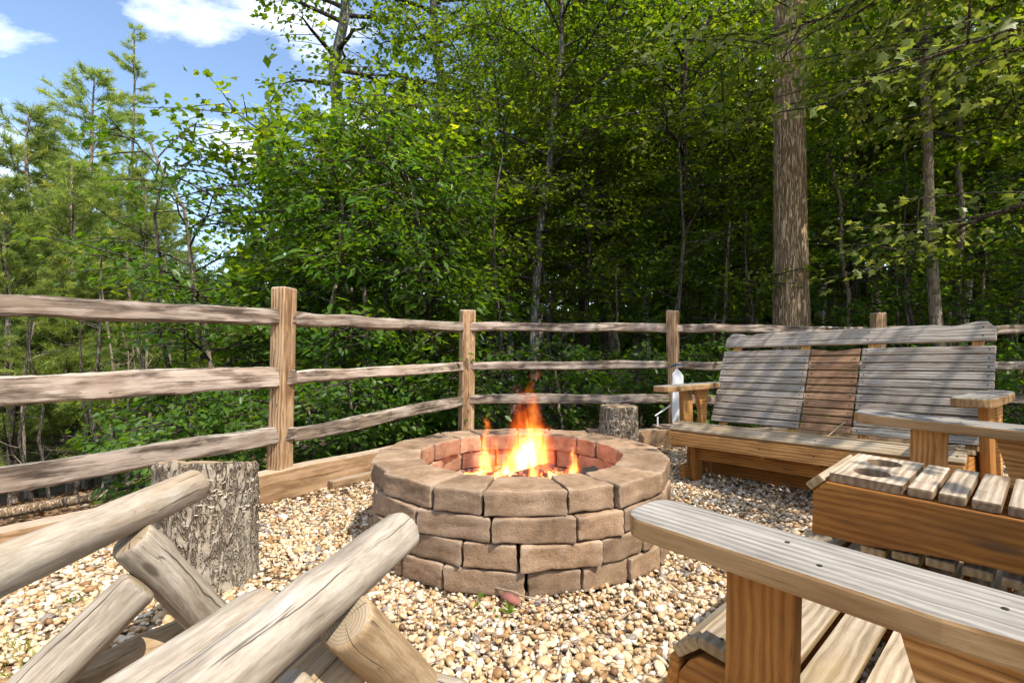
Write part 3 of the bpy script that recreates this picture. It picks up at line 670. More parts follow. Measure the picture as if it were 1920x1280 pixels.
def half_log(a, b, w, h, seed, mat):
    L = (Vector(b)-Vector(a)).length; bm = bmesh.new(); n = 18; nr = 20; rings = []
    for i in range(nr):
        x = L*i/(nr-1); e = min(x, L-x); k = min(1, (e/.05+.02))**.5 if e < .05 else 1
        ring = []
        for j in range(n):
            t = j/(n-1)*math.pi
            yy = math.cos(t)*w/2*(.55+.45*k); zz = (math.sin(t)**.8)*h*(.35+.65*k)
            yy *= 1+.05*noise.noise((x*3+seed, j*.2, 1)); zz *= 1+.08*noise.noise((x*3+seed, j*.3, 5))
            ring.append(bm.verts.new((x, yy, zz-h)))
        rings.append(ring)
    for i in range(nr-1):
        for j in range(n-1): bm.faces.new((rings[i][j], rings[i][j+1], rings[i+1][j+1], rings[i+1][j]))
        bm.faces.new((rings[i][n-1], rings[i][0], rings[i+1][0], rings[i+1][n-1]))
    bm.faces.new(rings[0]); bm.faces.new(rings[-1][::-1]); bmesh.ops.recalc_face_normals(bm, faces=bm.faces)
    return link('seat_log', bm_mesh(bm, 'seat_log', True), MATS[mat], chair, frame(Vector(a)-CO, Vector(b)-Vector(a)))
fdir = Vector((.40, .917, 0)); ldir = Vector((.917, -.40, 0))
s0 = Vector((-.545, 1.175, .315))
half_log(s0, s0-fdir*.62+Vector((0, 0, -.075)), .135, .065, 1, 'peeled_log')
for k in (1, 2):
    q = s0+ldir*.142*k+fdir*(-.02 if k == 1 else -.06 if k == 2 else .0)+Vector((0, 0, -.006*abs(k)))
    if k == -1: q = q - fdir*.10
    half_log(q, q-fdir*.56+Vector((0, 0, -.07)), .13, .062, 10+k, 'peeled_log' if k != 2 else 'peeled_log_warm')
for k in range(4):
    q = s0-fdir*.66+ldir*(-.14+.14*k)+Vector((0, 0, -.12)); log('back_log', chair, MATS['peeled_log'], q-CO, q-fdir*.20+Vector((0, 0, .60))-CO, .05, .045, 30+k)

# ------------------------------------------------------------------ slatted gliders with a flip console
def round_arm(front, back, w, n=8):
    """arm plan in (v,u): rounded front end, slightly narrowed rear"""
    hw = w/2; rr = .045; p = []
    for k in range(n+1): t = math.pi+math.pi/2*k/n; p.append((front+rr+rr*math.cos(t), -hw+rr+rr*math.sin(t)))
    p += [(back-.20, -hw), (back-.10, -hw+.012), (back, -hw+.045)]
    p += [(back, hw-.03), (back-.12, hw)]
    for k in range(n+1): t = math.pi/2+math.pi/2*k/n; p.append((front+rr+rr*math.cos(t), hw-rr+rr*math.sin(t)))
    return p
VX = Vector((0, 1, 0)); UX = Vector((1, 0, 0))
def holed_board(l, w, t, holes, r, name):
    """plank (length along X, width along Y) with real round holes spaced along X"""
    bm = bmesh.new(); n = 32; k = len(holes); cell = l/k
    for hx in range(k):
        x0 = -l/2+cell*hx; x1 = x0+cell; cx = (x0+x1)/2+holes[hx]; out = []; inn = []
        for j in range(n):
            a = j*2*math.pi/n; c, s = math.cos(a), math.sin(a)
            sx = (x1-cx)/c if c > 1e-6 else ((x0-cx)/c if c < -1e-6 else 1e9); sy = (w/2)/abs(s) if abs(s) > 1e-6 else 1e9
            q = min(sx, sy); out.append((cx+c*q, s*q)); inn.append((cx+c*r, s*r))
        # snap nearest outline samples to the corners
        for X, Y in ((x0, -w/2), (x0, w/2), (x1, -w/2), (x1, w/2)):
            j = min(range(n), key=lambda q: (out[q][0]-X)**2+(out[q][1]-Y)**2); out[j] = (X, Y)
        T = [[bm.verts.new((x, y, z)) for x, y in o] for o in (out, inn) for z in (t/2, -t/2)]
        ot, ob, it, ib = T
        for j in range(n):
            j2 = (j+1) % n
            bm.faces.new((ot[j], ot[j2], it[j2], it[j])); bm.faces.new((ob[j2], ob[j], ib[j], ib[j2])); bm.faces.new((it[j], it[j2], ib[j2], ib[j])); bm.faces.new((ot[j2], ot[j], ob[j], ob[j2]))
    bmesh.ops.remove_doubles(bm, verts=bm.verts, dist=1e-5)
    bmesh.ops.delete(bm, geom=[f for f in bm.faces if abs(f.normal.z) < .5 and all(abs(v.co.x) < 1e-4 for v in f.verts)], context='FACES') if k == 2 else None
    bm.normal_update()
    return bm_mesh(bm, name)
def screw_mesh(pts):
    parts = []
    for o, nrm in pts:
        o = Vector(o); nrm = Vector(nrm).normalized(); m = frame(o+nrm*.0006, nrm.orthogonal(), nrm); n = 8; r = .0042
        V = np.array([list(m @ Vector((0, 0, .0012)))]+[list(m @ Vector((r*math.cos(t*6.2832/n), r*math.sin(t*6.2832/n), 0))) for t in range(n)])
        parts.append((V, np.array([(0, 1+t, 1+(t+1) % n) for t in range(n)])))
    V, F = merge(parts); return mesh_np('screw_row', V, F)
SL, CW = 1.46, .28                                   # seat length, console width
U1, U2 = (SL-CW)/2, (SL+CW)/2
def glider(label, origin, vdir, roll, pitch, console_down, dz=0, group='slatted gliders'):
    rz = math.atan2(vdir[1], vdir[0])-math.pi/2
    g = empty('glider_bench', (origin[0], origin[1], dz)); g.rotation_mode = 'XYZ'
    g.matrix_basis = Matrix.Translation((origin[0], origin[1], dz)) @ Matrix.Rotation(rz, 4, 'Z') @ Matrix.Rotation(roll, 4, 'Y') @ Matrix.Rotation(pitch, 4, 'X')
    tag(g, label, 'glider bench', group)
    scr = []
    # seat profile (v,z,angle) of the slat centres
    prof = [(-.004, .262, 84), (.022, .330, 42)]+[(.078+.076*k, .350-.010*k-.0012*k*k, -6-1.2*k) for k in range(6)]
    for k, (v, z, a) in enumerate(prof):
        w = .082 if k == 0 else .060 if k == 1 else .066
        tdir = Vector((0, math.cos(R(a)), math.sin(R(a)))); up = Vector((0, -math.sin(R(a)), math.cos(R(a))))
        segs = [(0, SL)] 
        for (a0, a1) in segs:
            board('seat_slat', g, MATS['slat_wood'] if k else MATS['fresh_wood'] if not console_down else MATS['stained_wood'], (a1-a0-.002, w, .022), ((a0+a1)/2+random.uniform(-.003, .003), v, z), (1, 0, 0), up, .005)
        for u in (.03, U1, U2, SL-.03): scr.append(((u, v, z)+up*.011 if False else Vector((u, v, z))+up*.0112, up))
    side = [(.008, .205), (.004, .27), (.028, .308), (.05, .325), (.12, .327), (.25, .308), (.40, .278), (.52, .245), (.54, .20), (.40, .185), (.2, .185)]
    for u in (.022, U1, U2, SL-.022):
        m = Matrix(((0, 0, 1, u), (1, 0, 0, 0), (0, 1, 0, 0), (0, 0, 0, 1)))
        link('side_rail', prism_mesh([(v, z) for v, z in side], .036, .004, 'side_rail'), MATS['stained_wood'], g, m)
    # back: reclined line from (vb,zb)
    vb, zb, rec = .485, .318, 23.0; bd = Vector((0, math.sin(R(rec)), math.cos(R(rec)))); bn = Vector((0, -math.cos(R(rec)), math.sin(R(rec))))
    B0 = Vector((0, vb, zb))
    cols = [(0, U1-.006, 'backslat_wood'), (U2+.006, SL, 'backslat_wood')]+([] if console_down else [(U1+.004, U2-.004, 'upslat_wood')])
    for k in range(11):
        c = B0+bd*(.028+.0485*k)
        for (a0, a1, mt) in cols:
            if mt == 'upslat_wood' and k == 10:
                n = 14; poly = [(-(a1-a0)/2, -.021), ((a1-a0)/2, -.021)]+[((a1-a0)/2-(a1-a0)*q/n, .021-.016*math.sin(math.pi*q/n)**2) for q in range(n+1)]
                link('back_slat', prism_mesh(poly, .020, .003, 'back_slat'), MATS[mt], g, frame(c+Vector(((a0+a1)/2, 0, 0)), (1, 0, 0), bn)); continue
            board('back_slat', g, MATS[mt], (a1-a0, .041, .020), c+Vector(((a0+a1)/2, 0, 0)), (1, 0, 0), bn, .004)
            for u in (a0+.022, a1-.022): scr.append((c+Vector((u, 0, 0))+bn*.0102, bn))
    n = 40; top = [(-SL/2, -.05), (SL/2, -.05)]
    for q in range(n+1):
        x = SL/2-SL*q/n; e = SL/2-abs(x); yy = .050
        yy = .048-.012*math.exp(-((e-.17)/.05)**2)+.010*math.exp(-((e-.06)/.05)**2)
        if e < .035: yy -= .035-math.sqrt(max(0, .035**2-(.035-e)**2))
        top.append((x, yy))
    tc = B0+bd*(.615)
    link('top_board', prism_mesh(top, .024, .004, 'top_board'), MATS['backslat_wood'], g, frame(tc+Vector((SL/2, 0, 0)), (1, 0, 0), bn))
    for u in (.05, U1-.03, U2+.03, SL-.05):
        for q in (-.025, .022): scr.append((tc+Vector((u, 0, 0))+bd*q+bn*.0125, bn))
    for u in (.075, U1-.05, U2+.05, SL-.075):
        board('upright', g, MATS['fresh_wood'], (.68, .045, .034), B0+bd*.30-bn*.028+Vector((u, 0, 0)), bd, bn, .003)
    board('back_rail', g, MATS['stained_wood'], (SL-.02, .07, .03), (SL/2, .56, .235), (1, 0, 0), (0, -1, 0), .004)
    # arms
    for sgn, u in ((-1, -.03), (1, SL+.03)):
        pl = round_arm(-.055, .60, .14)
        if sgn > 0: pl = [(a, -b_) for a, b_ in pl][::-1]
        m = frame((u, 0, .5735), (0, 1, 0), (0, 0, 1))
        link('arm', prism_mesh([(a, -b_) for a, b_ in pl][::-1], .038, .006, 'arm'), MATS['arm_wood'], g, m)
        uo = u
        board('arm_post', g, MATS['stained_wood' if sgn > 0 else 'fresh_wood'], (.375, .105, .036), (uo, .172 if console_down else .232, .3665), (0, 0, 1), (sgn, 0, 0), .003)
        br = [(.345, .554), (.495, .554), (.46, .42), (.435, .20), (.395, .20), (.385, .42)]
        mm = Matrix(((0, 0, 1, uo), (1, 0, 0, 0), (0, 1, 0, 0), (0, 0, 0, 1)))
        link('arm_brace', prism_mesh(br, .034, .003, 'arm_brace'), MATS['fresh_wood'], g, mm)
        for vv, q in ((.2, -.02), (.26, .03), (.45, -.01)): scr.append((Vector((u+q, vv, .5928)), Vector((0, 0, 1))))
        # base end frame
        ub = .06 if sgn < 0 else SL-.06
        for vv in (.10, .46):
            board('leg', g, MATS['stained_wood'], (.235, .075, .036), (ub+sgn*-.06, vv, .115), (0, 0, 1), (1, 0, 0), .003)
        board('base_rail', g, MATS['stained_wood'], (.56, .075, .036), (ub-sgn*.025, .28, .055), (0, 1, 0), (1, 0, 0), .003)
        for vv in (.14, .42): board('swing_arm', g, MATS['fresh_wood'], (.20, .045, .022), (ub+sgn*.005, vv, .165), (0, .12, 1), (1, 0, 0), .003)
    for vv, zz in ((.10, .165), (.46, .165), (.28, .05)):
        board('stretcher', g, MATS['stained_wood'], (SL-.26, .07, .03), (SL/2, vv, zz), (1, 0, 0), (0, -1, 0), .003)
    link('screw_row', screw_mesh(scr), MATS['screw_metal'], g)['kind'] = 'stuff'
    if console_down:
        cb = []   # console folded down between the seats
        con = bpy.data.objects.new('console', None); COL.objects.link(con); con.parent = g
        v0, v1, zt = .060, .64, .536
        pr = [(v0, .395), (v0, .505), (v0+.03, zt), (v1, zt), (v1, .41)]
        for q in range(13):
            s = q/12; pr.append((v1+(v0+.12-v1)*s, .41-.012*s+.018*math.sin(math.pi*s)))
        for u in (U1+.018, U2-.012):
            m = Matrix(((0, 0, 1, u), (1, 0, 0, 0), (0, 1, 0, 0), (0, 0, 0, 1)))
            link('console_side', prism_mesh(pr, .034, .004, 'console_side'), MATS['stained_wood'], con, m)
        cw = CW-.005; uc = (U1+U2)/2
        # nosing strip, cup-holder plank, slats
        board('nosing', con, MATS['slat_wood'], (cw+.02, .045, .02), (uc, v0+.006, zt-.006), (1, 0, 0), Vector((0, -.72, .7)), .004)
        me = holed_board(cw, .150, .022, (.004, -.004), .039, 'cup_holder_plank')
        link('cup_holder_plank', me, MATS['console_slat_wood'], con, frame((uc, v0+.036+.075, zt+.013), (1, 0, 0)))
        v = v0+.036+.150+.008+.0235
        for q in range(6):
            board('console_slat', con, MATS['console_slat_wood'], (cw+random.uniform(-.006, .004), .047, .023), (uc, v, zt+.013), (1, 0, 0), (0, 0, 1), .005); v += .056
        for q in range(7):
            s = (q+.5)/7; vv = v0+.10+(v1-v0-.14)*s
            board('console_back_slat', con, MATS['slat_wood'], (cw+.004, .052, .02), (uc, vv, .392+.017*math.sin(math.pi*s)*1.0-.010), (1, 0, 0), (0, 0, 1), .005)
    return g
G2V = Vector((.680, -.733)); G2U = Vector((-.733, -.680))
o2 = Vector((1.366, 2.043))+G2U*.03+G2V*.055
glider('slatted wooden glider bench with its cup holder console folded down, beside the fire pit', (o2.x, o2.y), G2V, .033, -.030, True, .0)
glider('slatted wooden glider bench with its brown console folded up, near the back fence', (1.028, 3.295), Vector((.793, .609)), -.030, 0, False, -.004)

# ------------------------------------------------------------------ small things on the terrace
fd = tag(empty('bird_feeder', (1.262, 3.93, 0)), 'small white wooden bird feeder with dark blue cap hanging by the fence post', 'bird feeder')
pk = [(-.034, -.23), (.034, -.23), (.034, .19), (0, .232), (-.034, .19)]
mz = lambda x, y, z: Matrix(((1, 0, 0, x), (0, 0, -1, y), (0, 1, 0, z), (0, 0, 0, 1)))
link('front_picket', prism_mesh(pk, .014, .002, 'front_picket'), MATS['white_paint'], fd, mz(0, -.03, .445))
link('back_picket', prism_mesh(pk, .014, .002, 'back_picket'), MATS['white_paint'], fd, mz(.055, .09, .425))
board('shelf', fd, MATS['timber_wood'], (.24, .17, .016), (-.03, .03, .222), (1, 0, 0))
for a, b_ in (((-.13, .03, .23), (-.13, .03, .30)), ((-.15, .03, .305), (-.03, .03, .385)), ((.06, .02, .38), (.14, .03, .31))):
    V, F = tube_np([a, b_], [.006, .006], 6); link('perch_rod', mesh_np('perch_rod', V, F), MATS['white_paint'], fd)
V0, F0 = ico(3); cap = V0*np.array([.052, .034, .013]); cap[:, 2] = np.where(cap[:, 2] < 0, cap[:, 2]*.35, cap[:, 2]); cap[:, 2] += .006*np.cos(cap[:, 0]*40)+cap[:, 0]*.18
link('cap', mesh_np('cap', cap+np.array([.012, .02, .692]), F0, True), MATS['blue_paint'], fd)
b = bmesh.new(); bmesh.ops.create_circle(b, cap_ends=True, segments=14, radius=.011)
link('entry_hole', bm_mesh(b, 'entry_hole'), MATS['charcoal'], fd, mz(.004, -.0385, .275))

def chunk(name, label, cat, loc, scale, mat, seed, rot):
    V0, F0 = ico(1); V = np.sign(V0)*np.abs(V0)**.5
    V = V*(1+.28*np.array([[noise.noise(Vector(v)*1.6+Vector((seed, 0, 0)))] for v in V0]))
    o = link(name, mesh_np(name, V*np.array(scale), F0), MATS[mat]); o.location = loc; o.rotation_euler = rot; return tag(o, label, cat)
def wpx(px, y, z=.0): Y = 955*(EYE-z)/(y-648); return Vector(((px-960)/955*Y, Y, z))      # where a spot on the gravel lies
chunk('broken_brick', 'broken piece of red brick on the gravel at the foot of the fire pit', 'brick', wpx(957, 1122, .025), (.036, .016, .014), 'red_stone', 4, (.2, .15, -.5))
def twig(label, pts, r, name='fallen_twig', mat='twig_bark', fork=None, cat='twig'):
    P = [Vector(p) for p in pts]; dense = []
    for i in range(len(P)-1):
        for k in range(5): dense.append(P[i].lerp(P[i+1], k/5)+.004*noise.noise_vector(P[i]*9+Vector((k, 0, 0))))
    dense.append(P[-1]); n = len(dense)
    parts = [tube_np([list(p) for p in dense], np.linspace(r, r*.45, n), 6)]
    if fork: parts.append(tube_np([list(Vector(q)) for q in fork], np.linspace(r*.7, r*.3, len(fork)), 6))
    V, F = merge(parts); return tag(link(name, mesh_np(name, V, F, True), MATS[mat]), label, cat)
twig('forked dry twig lying beside the red brick piece', [wpx(925, 1100, .03), wpx(965, 1110, .045), wpx(990, 1120, .03), wpx(1024, 1126, .018)], .004, fork=[wpx(968, 1109, .042), wpx(985, 1124, .02)])
twig('thin dry twig on gravel in front of the glider seat', [wpx(1150, 1168, .012), wpx(1182, 1148, .016), wpx(1200, 1140, .014), wpx(1232, 1134, .012)], .003)
twig('short straight brown twig on open gravel in front of the fire pit', [wpx(960, 1184, .012), wpx(990, 1176, .014), wpx(1018, 1168, .012)], .003)
twig('curved dark twig among the pebbles before the fire pit', [wpx(1072, 1170, .012), wpx(1085, 1174, .014), wpx(1100, 1168, .012), wpx(1112, 1164, .01)], .0035)
_a = Vector((1.60, 2.63, .362))
twig('frayed twine hanging beside the folded-up console of the back glider', [_a, _a+Vector((.03, -.01, .03)), _a+Vector((.075, -.02, .075)), _a+Vector((.11, -.02, .10))], .0035, 'twine', 'twine', fork=[_a+Vector((-.045, 0, -.002)), _a, _a+Vector((.05, -.01, -.002))], cat='twine')

# ------------------------------------------------------------------ foliage generators
MAPLE = np.array([(0, .36), (0, 0), (.30, .02), (.24, .20), (.52, .42), (.25, .50), (.17, .66), (0, 1), (-.17, .66), (-.25, .50), (-.52, .42), (-.24, .20), (-.30, .02)], float)
MAPLE_F = np.array([(0, i, i % 12+1) for i in range(1, 13)])
OVAL = np.array([(0, 0), (.26, .32), (.20, .68), (0, 1), (-.20, .68), (-.26, .32)], float); OVAL_F = np.array([(0, 1, 2), (0, 2, 3), (0, 3, 4), (0, 4, 5)])
RHOMB = np.array([(0, 0), (.34, .48), (0, 1), (-.34, .48)], float); RHOMB_F = np.array([(0, 1, 2), (0, 2, 3)])
LANCE = np.array([(0, 0), (.15, .4), (0, 1), (-.15, .4)], float); LANCE_F = RHOMB_F
def unit(a): return a/(np.linalg.norm(a, axis=-1, keepdims=True)+1e-9)
def leaves_mesh(C, D, N, S, shape, faces, tint, fold=.12, name='crown'):
    """C centres, D pointing, N leaf normal, S size"""
    D = unit(D); side = unit(np.cross(D, N)); N = np.cross(side, D)
    sx, sy = shape[:, 0], shape[:, 1]; lift = fold*np.abs(sx)-.12*sy**2
    V = C[:, None]+S[:, None, None]*(sx[None, :, None]*side[:, None]+sy[None, :, None]*D[:, None]+lift[None, :, None]*N[:, None])
    m = len(shape); F = (faces[None]+(np.arange(len(C))*m)[:, None, None]).reshape(-1, 3)
    return mesh_np(name, V.reshape(-1, 3), F, False, {'tint': np.repeat(tint, m)})
def bark_mesh(parts):
    V, F = merge(parts); me = mesh_np('trunk', V, F, True); idx = np.ones(len(F), np.int32); idx[:len(parts[0][1])] = 0
    me.polygons.foreach_set('material_index', idx); return me
def gen_tree(seed, H, base, Rc, nlimb=30, ntwig=12, nleaf=45, leaf=.10, shape='maple', r0=.11, lean=(0, 0), wander=.25, top=1.0, flat=.05, spread=.10, prof_pow=.8, limb_el=(5, 50), nseg=10, droop=.25, nb=(0, -.12), limbr=.5, skip=None):
    g = np.random.default_rng(seed); nt = 14
    zs = np.linspace(-.4, H, nt); tt = np.linspace(0, 1, nt)
    wx = np.cumsum(g.normal(0, wander*.25, nt))*tt+lean[0]*tt*H; wy = np.cumsum(g.normal(0, wander*.25, nt))*tt+lean[1]*tt*H
    path = np.stack([wx, wy, zs], -1); rad = r0*(1-tt)**.75*.96+.012; rad[0] *= 1.35; rad[1] *= 1.08
    parts = [tube_np(path, rad, nseg)]; C, D, Nn, T = [], [], [], []
    for i in range(nlimb):
        f = (i+g.uniform(0, 1))/nlimb; h = base+(H*.985-base)*f
        p0 = np.array([np.interp(h, zs, path[:, k]) for k in range(3)]); az = i*2.39996+g.normal(0, .5)
        ln = Rc*(.35+.65*math.sin(math.pi*(.18+.72*(1-f))))*g.uniform(.65, 1.15)
        if skip is not None and (az % 6.2832) > skip[0] and (az % 6.2832) < skip[1] and g.random() < skip[2]: continue
        el = R(limb_el[0]+(limb_el[1]-limb_el[0])*f+g.normal(0, 8)); d = np.array([math.cos(az)*math.cos(el), math.sin(az)*math.cos(el), math.sin(el)])
        s = np.linspace(0, 1, 6); pts = p0+d*ln*s[:, None]; pts[:, 2] -= droop*ln*s**2*.5; pts[1:, :2] += g.normal(0, .04*ln, (5, 2))*s[1:, None]
        lr = np.interp(h, zs, rad)*limbr*min(1, ln/1.2); parts.append(tube_np(pts, lr*(1-s)**.8+.004, 5))
        nw = max(3, int(ntwig*ln/Rc+.5))
        for k in range(nw):
            q = .22+.78*(k+g.uniform(0, 1))/nw; b0 = np.array([np.interp(q, s, pts[:, c]) for c in range(3)])
            ta = az+(1 if k % 2 else -1)*R(g.uniform(25, 75)); tl = (.22+.30*(1-q*.55))*ln*g.uniform(.6, 1.2)+.12
            td = np.array([math.cos(ta), math.sin(ta), g.normal(.05, .18)]); end = b0+td*tl; end[2] -= .12*tl
            parts.append(tube_np(np.array([b0, (b0+end)/2+[0, 0, .03*tl], end]), np.array([.008, .006, .003]), 4))
            n = max(6, int(nleaf*tl/(.35*Rc)*g.uniform(.7, 1.3))); n = min(n, nleaf*2)
            u = g.uniform(.05, 1.08, n)**.75; c = b0+(end-b0)*u[:, None]; c[:, :2] += g.normal(0, spread, (n, 2)); c[:, 2] += g.normal(0, flat, n)
            dd = np.stack([np.cos(ta+g.normal(0, .9, n)), np.sin(ta+g.normal(0, .9, n)), g.normal(-.35, .3, n)], -1)
            nn = np.stack([g.normal(nb[0], .55, n), g.normal(nb[1], .55, n), np.ones(n)], -1)
            C.append(c); D.append(dd); Nn.append(nn); T.append(np.clip(g.normal(.45, .2, n)+.12*g.normal(), 0, 1))
    C, D, Nn, T = map(np.concatenate, (C, D, Nn, T)); S = leaf*g.uniform(.6, 1.2, len(C))
    sh, fc = {'maple': (MAPLE, MAPLE_F), 'oval': (OVAL, OVAL_F), 'rhomb': (RHOMB, RHOMB_F), 'lance': (LANCE, LANCE_F)}[shape]
    return bark_mesh(parts), leaves_mesh(C, D, Nn, S, sh, fc, T)
def gen_pine(seed, H, base, Rc, ntuft=1, nlimb=70, leaf=.13, r0=.10, lean=(0, 0)):
    g = np.random.default_rng(seed); nt = 12; zs = np.linspace(-.4, H, nt); tt = np.linspace(0, 1, nt)
    path = np.stack([np.cumsum(g.normal(0, .05, nt))*tt+lean[0]*tt*H, np.cumsum(g.normal(0, .05, nt))*tt+lean[1]*tt*H, zs], -1); rad = r0*(1-tt)**.8+.012
    parts = [tube_np(path, rad, 8)]; C, D, Nn, T = [], [], [], []
    for i in range(nlimb):
        f = (i+g.uniform(0, 1))/nlimb; h = base+(H-base)*f; p0 = np.array([np.interp(h, zs, path[:, k]) for k in range(3)]); az = g.uniform(0, 6.283)
        ln = Rc*(1-f)**.6*g.uniform(.45, 1.15)+.15; el = R(g.uniform(5, 40)+25*f)
        d = np.array([math.cos(az)*math.cos(el), math.sin(az)*math.cos(el), math.sin(el)]); s = np.linspace(0, 1, 6); pts = p0+d*ln*s[:, None]; pts[:, 2] += -.22*ln*s+.25*ln*s**2
        parts.append(tube_np(pts, (.016*ln/Rc+.004)*(1-s*.8), 4)); nw = max(4, int(15*ln/Rc)); dead = (f < .12 and g.random() < .6)
        for k in range(nw):
            q = .3+.7*(k+g.uniform(0, 1))/nw; b0 = np.array([np.interp(q, s, pts[:, c]) for c in range(3)]); ta = az+(1 if k % 2 else -1)*g.uniform(.4, 1.1); tl = .32*ln*g.uniform(.5, 1.1)*(1.2-q*.6)+.10
            end = b0+np.array([math.cos(ta), math.sin(ta), g.uniform(0, .45)])*tl; parts.append(tube_np(np.array([b0, end]), np.array([.006, .003]), 3))
            if dead: continue
            n = int(36+80*tl); u = g.uniform(.25, 1.05, n); c = b0+(end-b0)*u[:, None]+g.normal(0, .018, (n, 3)); ax = unit(end-b0)
            dd = unit(ax*.8+g.normal(0, .62, (n, 3))+np.array([0, 0, .15])); C.append(c); D.append(dd); Nn.append(g.normal(0, 1, (n, 3))); T.append(np.clip(g.normal(.5, .2, n)+.15*g.normal(), 0, 1))
    C, D, Nn, T = map(np.concatenate, (C, D, Nn, T)); S = leaf*g.uniform(.7, 1.2, len(C))
    needle = np.array([(-.05, 0), (.05, 0), (0, 1)])
    return bark_mesh(parts), leaves_mesh(C, D, Nn, S, needle, np.array([(0, 1, 2)]), T, 0)
def tree(kind, meshes, loc, label, group=None, bark='grey_bark', leafm='forest_leaf', rz=0, sc_=1.0, cat='tree', tilt=(0, 0), z=None):
    x, y = loc; z = float(terrain_z(np.array(x), np.array(y))) if z is None else z
    t = tag(empty(kind, (x, y, z-.05), (tilt[0], tilt[1], rz)), label, cat, group); t.scale = (sc_,)*3 if not isinstance(sc_, tuple) else sc_
    for nme, me, mt in (('trunk', meshes[0], bark), ('crown', meshes[1], leafm)):
        if me is None: continue
        o = bpy.data.objects.new(nme, me); COL.objects.link(o); o.parent = t
        if len(me.materials) == 0:
            me.materials.append(MATS[mt])
            if nme == 'trunk': me.materials.append(MATS['dark_bark'])
        if me.materials[0] != MATS[mt]: o.material_slots[0].link = 'OBJECT'; o.material_slots[0].material = MATS[mt]
    return t
M = {}
M['maple1'] = gen_tree(1, 5.4, .8, 2.1, 34, 13, 24, .098, 'maple', .075, limb_el=(8, 45))
M['maple2'] = gen_tree(2, 4.6, .6, 1.6, 28, 12, 22, .088, 'maple', .06, limb_el=(0, 45))
M['tall1'] = gen_tree(3, 12, 6.6, 2.0, 28, 11, 20, .115, 'rhomb', .19, wander=.4)
M['tall2'] = gen_tree(4, 12, 3.8, 2.4, 36, 13, 27, .098, 'rhomb', .15, wander=.4)
M['mid1'] = gen_tree(5, 8.5, 2.4, 2.1, 34, 13, 28, .088, 'rhomb', .08, wander=.4)
M['mid2'] = gen_tree(6, 7.2, 2.0, 1.9, 32, 13, 27, .085, 'oval', .07, wander=.4)
M['sap1'] = gen_tree(7, 3.4, .5, 1.05, 20, 9, 20, .075, 'oval', .022, wander=.25, spread=.06)
M['sap2'] = gen_tree(8, 2.4, .3, .85, 16, 8, 20, .075, 'oval', .018, wander=.2, spread=.06)
M['hick'] = gen_tree(9, 3.4, .9, 1.3, 18, 8, 15, .15, 'lance', .03, wander=.3, spread=.07)
M['shrub'] = gen_tree(10, 1.0, .08, .62, 18, 6, 13, .08, 'oval', .012, wander=.1, spread=.05)
M['oak'] = gen_tree(12, 16, 9.5, 1.8, 14, 8, 12, .15, 'rhomb', .205, wander=.12, nseg=24)
M['full'] = gen_tree(15, 7.6, 2.9, 2.3, 40, 14, 24, .10, 'oval', .075, wander=.3, nb=(.15, -.35))
M['pine1'] = gen_pine(21, 9.4, .8, 2.5, nlimb=135, leaf=.15)
M['pine2'] = gen_pine(22, 7.6, .4, 2.1, nlimb=120, leaf=.15)
M['pine3'] = gen_pine(23, 12.2, 6.2, .9, nlimb=34, r0=.06)
def at(px, Y): return ((px-960)/955*Y, Y)

# --- trees that can be told apart in the picture
tree('maple_tree', M['maple1'], at(665, 6.6), 'broad maple with dark lobed leaves leaning over the fence corner', None, 'dark_bark', 'maple_leaf', 2.2, (.93, .93, .80))
tree('maple_tree', M['maple2'], at(760, 6.4), 'smaller maple with low spreading branches right behind the fence rails', None, 'thin_bark', 'maple_leaf', .6, .92)
tree('tall_tree', M['tall1'], at(655, 9.5), 'tall straight grey trunk with high crown beside the broad maple', None, 'grey_bark', 'forest_leaf', .3, 1.0)
tree('tall_tree', M['tall1'], at(810, 10.5), 'tall grey trunk with pale scarred bark and high crown over the fence corner post', None, 'grey_bark', 'forest_leaf', 2.9, 1.0)
tree('oak_tree', M['oak'], at(1484, 6.1), 'thick brown oak trunk with furrowed bark behind the slatted glider', None, 'oak_bark', 'forest_leaf', 1.1, 1.0)
tree('tall_tree', M['tall1'], at(1704, 9.0), 'thick dark trunk standing behind the furrowed brown oak', None, 'dark_bark', 'forest_leaf', .8, 1.05)
tree('leaning_tree', gen_tree(31, 7.5, 3.2, 1.6, 20, 10, 26, .12, 'maple', .06, lean=(-.10, .02), wander=.35), at(1785, 5.6), 'slender leaning pale trunk behind the tall end of the glider back', None, 'thin_bark', 'maple_leaf', 0, 1.0)
tree('slender_tree', gen_tree(32, 8, 3.6, 1.7, 22, 10, 26, .12, 'maple', .05, lean=(.01, 0), wander=.3), at(1795, 7.2), 'slender upright trunk beside the leaning pale one', None, 'thin_bark', 'maple_leaf', 1, 1.0)
tree('maple_tree', gen_tree(33, 7.2, 1.9, 2.9, 42, 17, 34, .080, 'maple', .10, limb_el=(-2, 40), droop=.4, nb=(.1, -.7), limbr=.22, skip=(3.5, 6.2, .62)), (3.9, 2.95), 'overhanging maple with pale drooping leaves beyond the tall end of the glider', None, 'thin_bark', 'pale_leaf', 0, 1.0, z=-.1)
tree('slender_tree', M['mid2'], at(1003, 7.0), 'slim pale mottled trunk behind the middle of the back fence', None, 'grey_bark', 'forest_leaf', .2, 1.0)
tree('slender_tree', M['mid2'], at(1270, 8.0), 'straight dark trunk rising behind the fence post by the feeder', None, 'dark_bark', 'forest_leaf', 4.0, 1.12)
tree('hickory_sapling', M['hick'], at(690, 5.2), 'hickory sapling with long drooping leaflets above the fence rails', None, 'thin_bark', 'shrub_leaf', .4, .95)
tree('hickory_sapling', M['hick'], at(800, 5.6), 'hickory sapling with long leaflets close to the corner post', None, 'thin_bark', 'shrub_leaf', 2.4, .85)
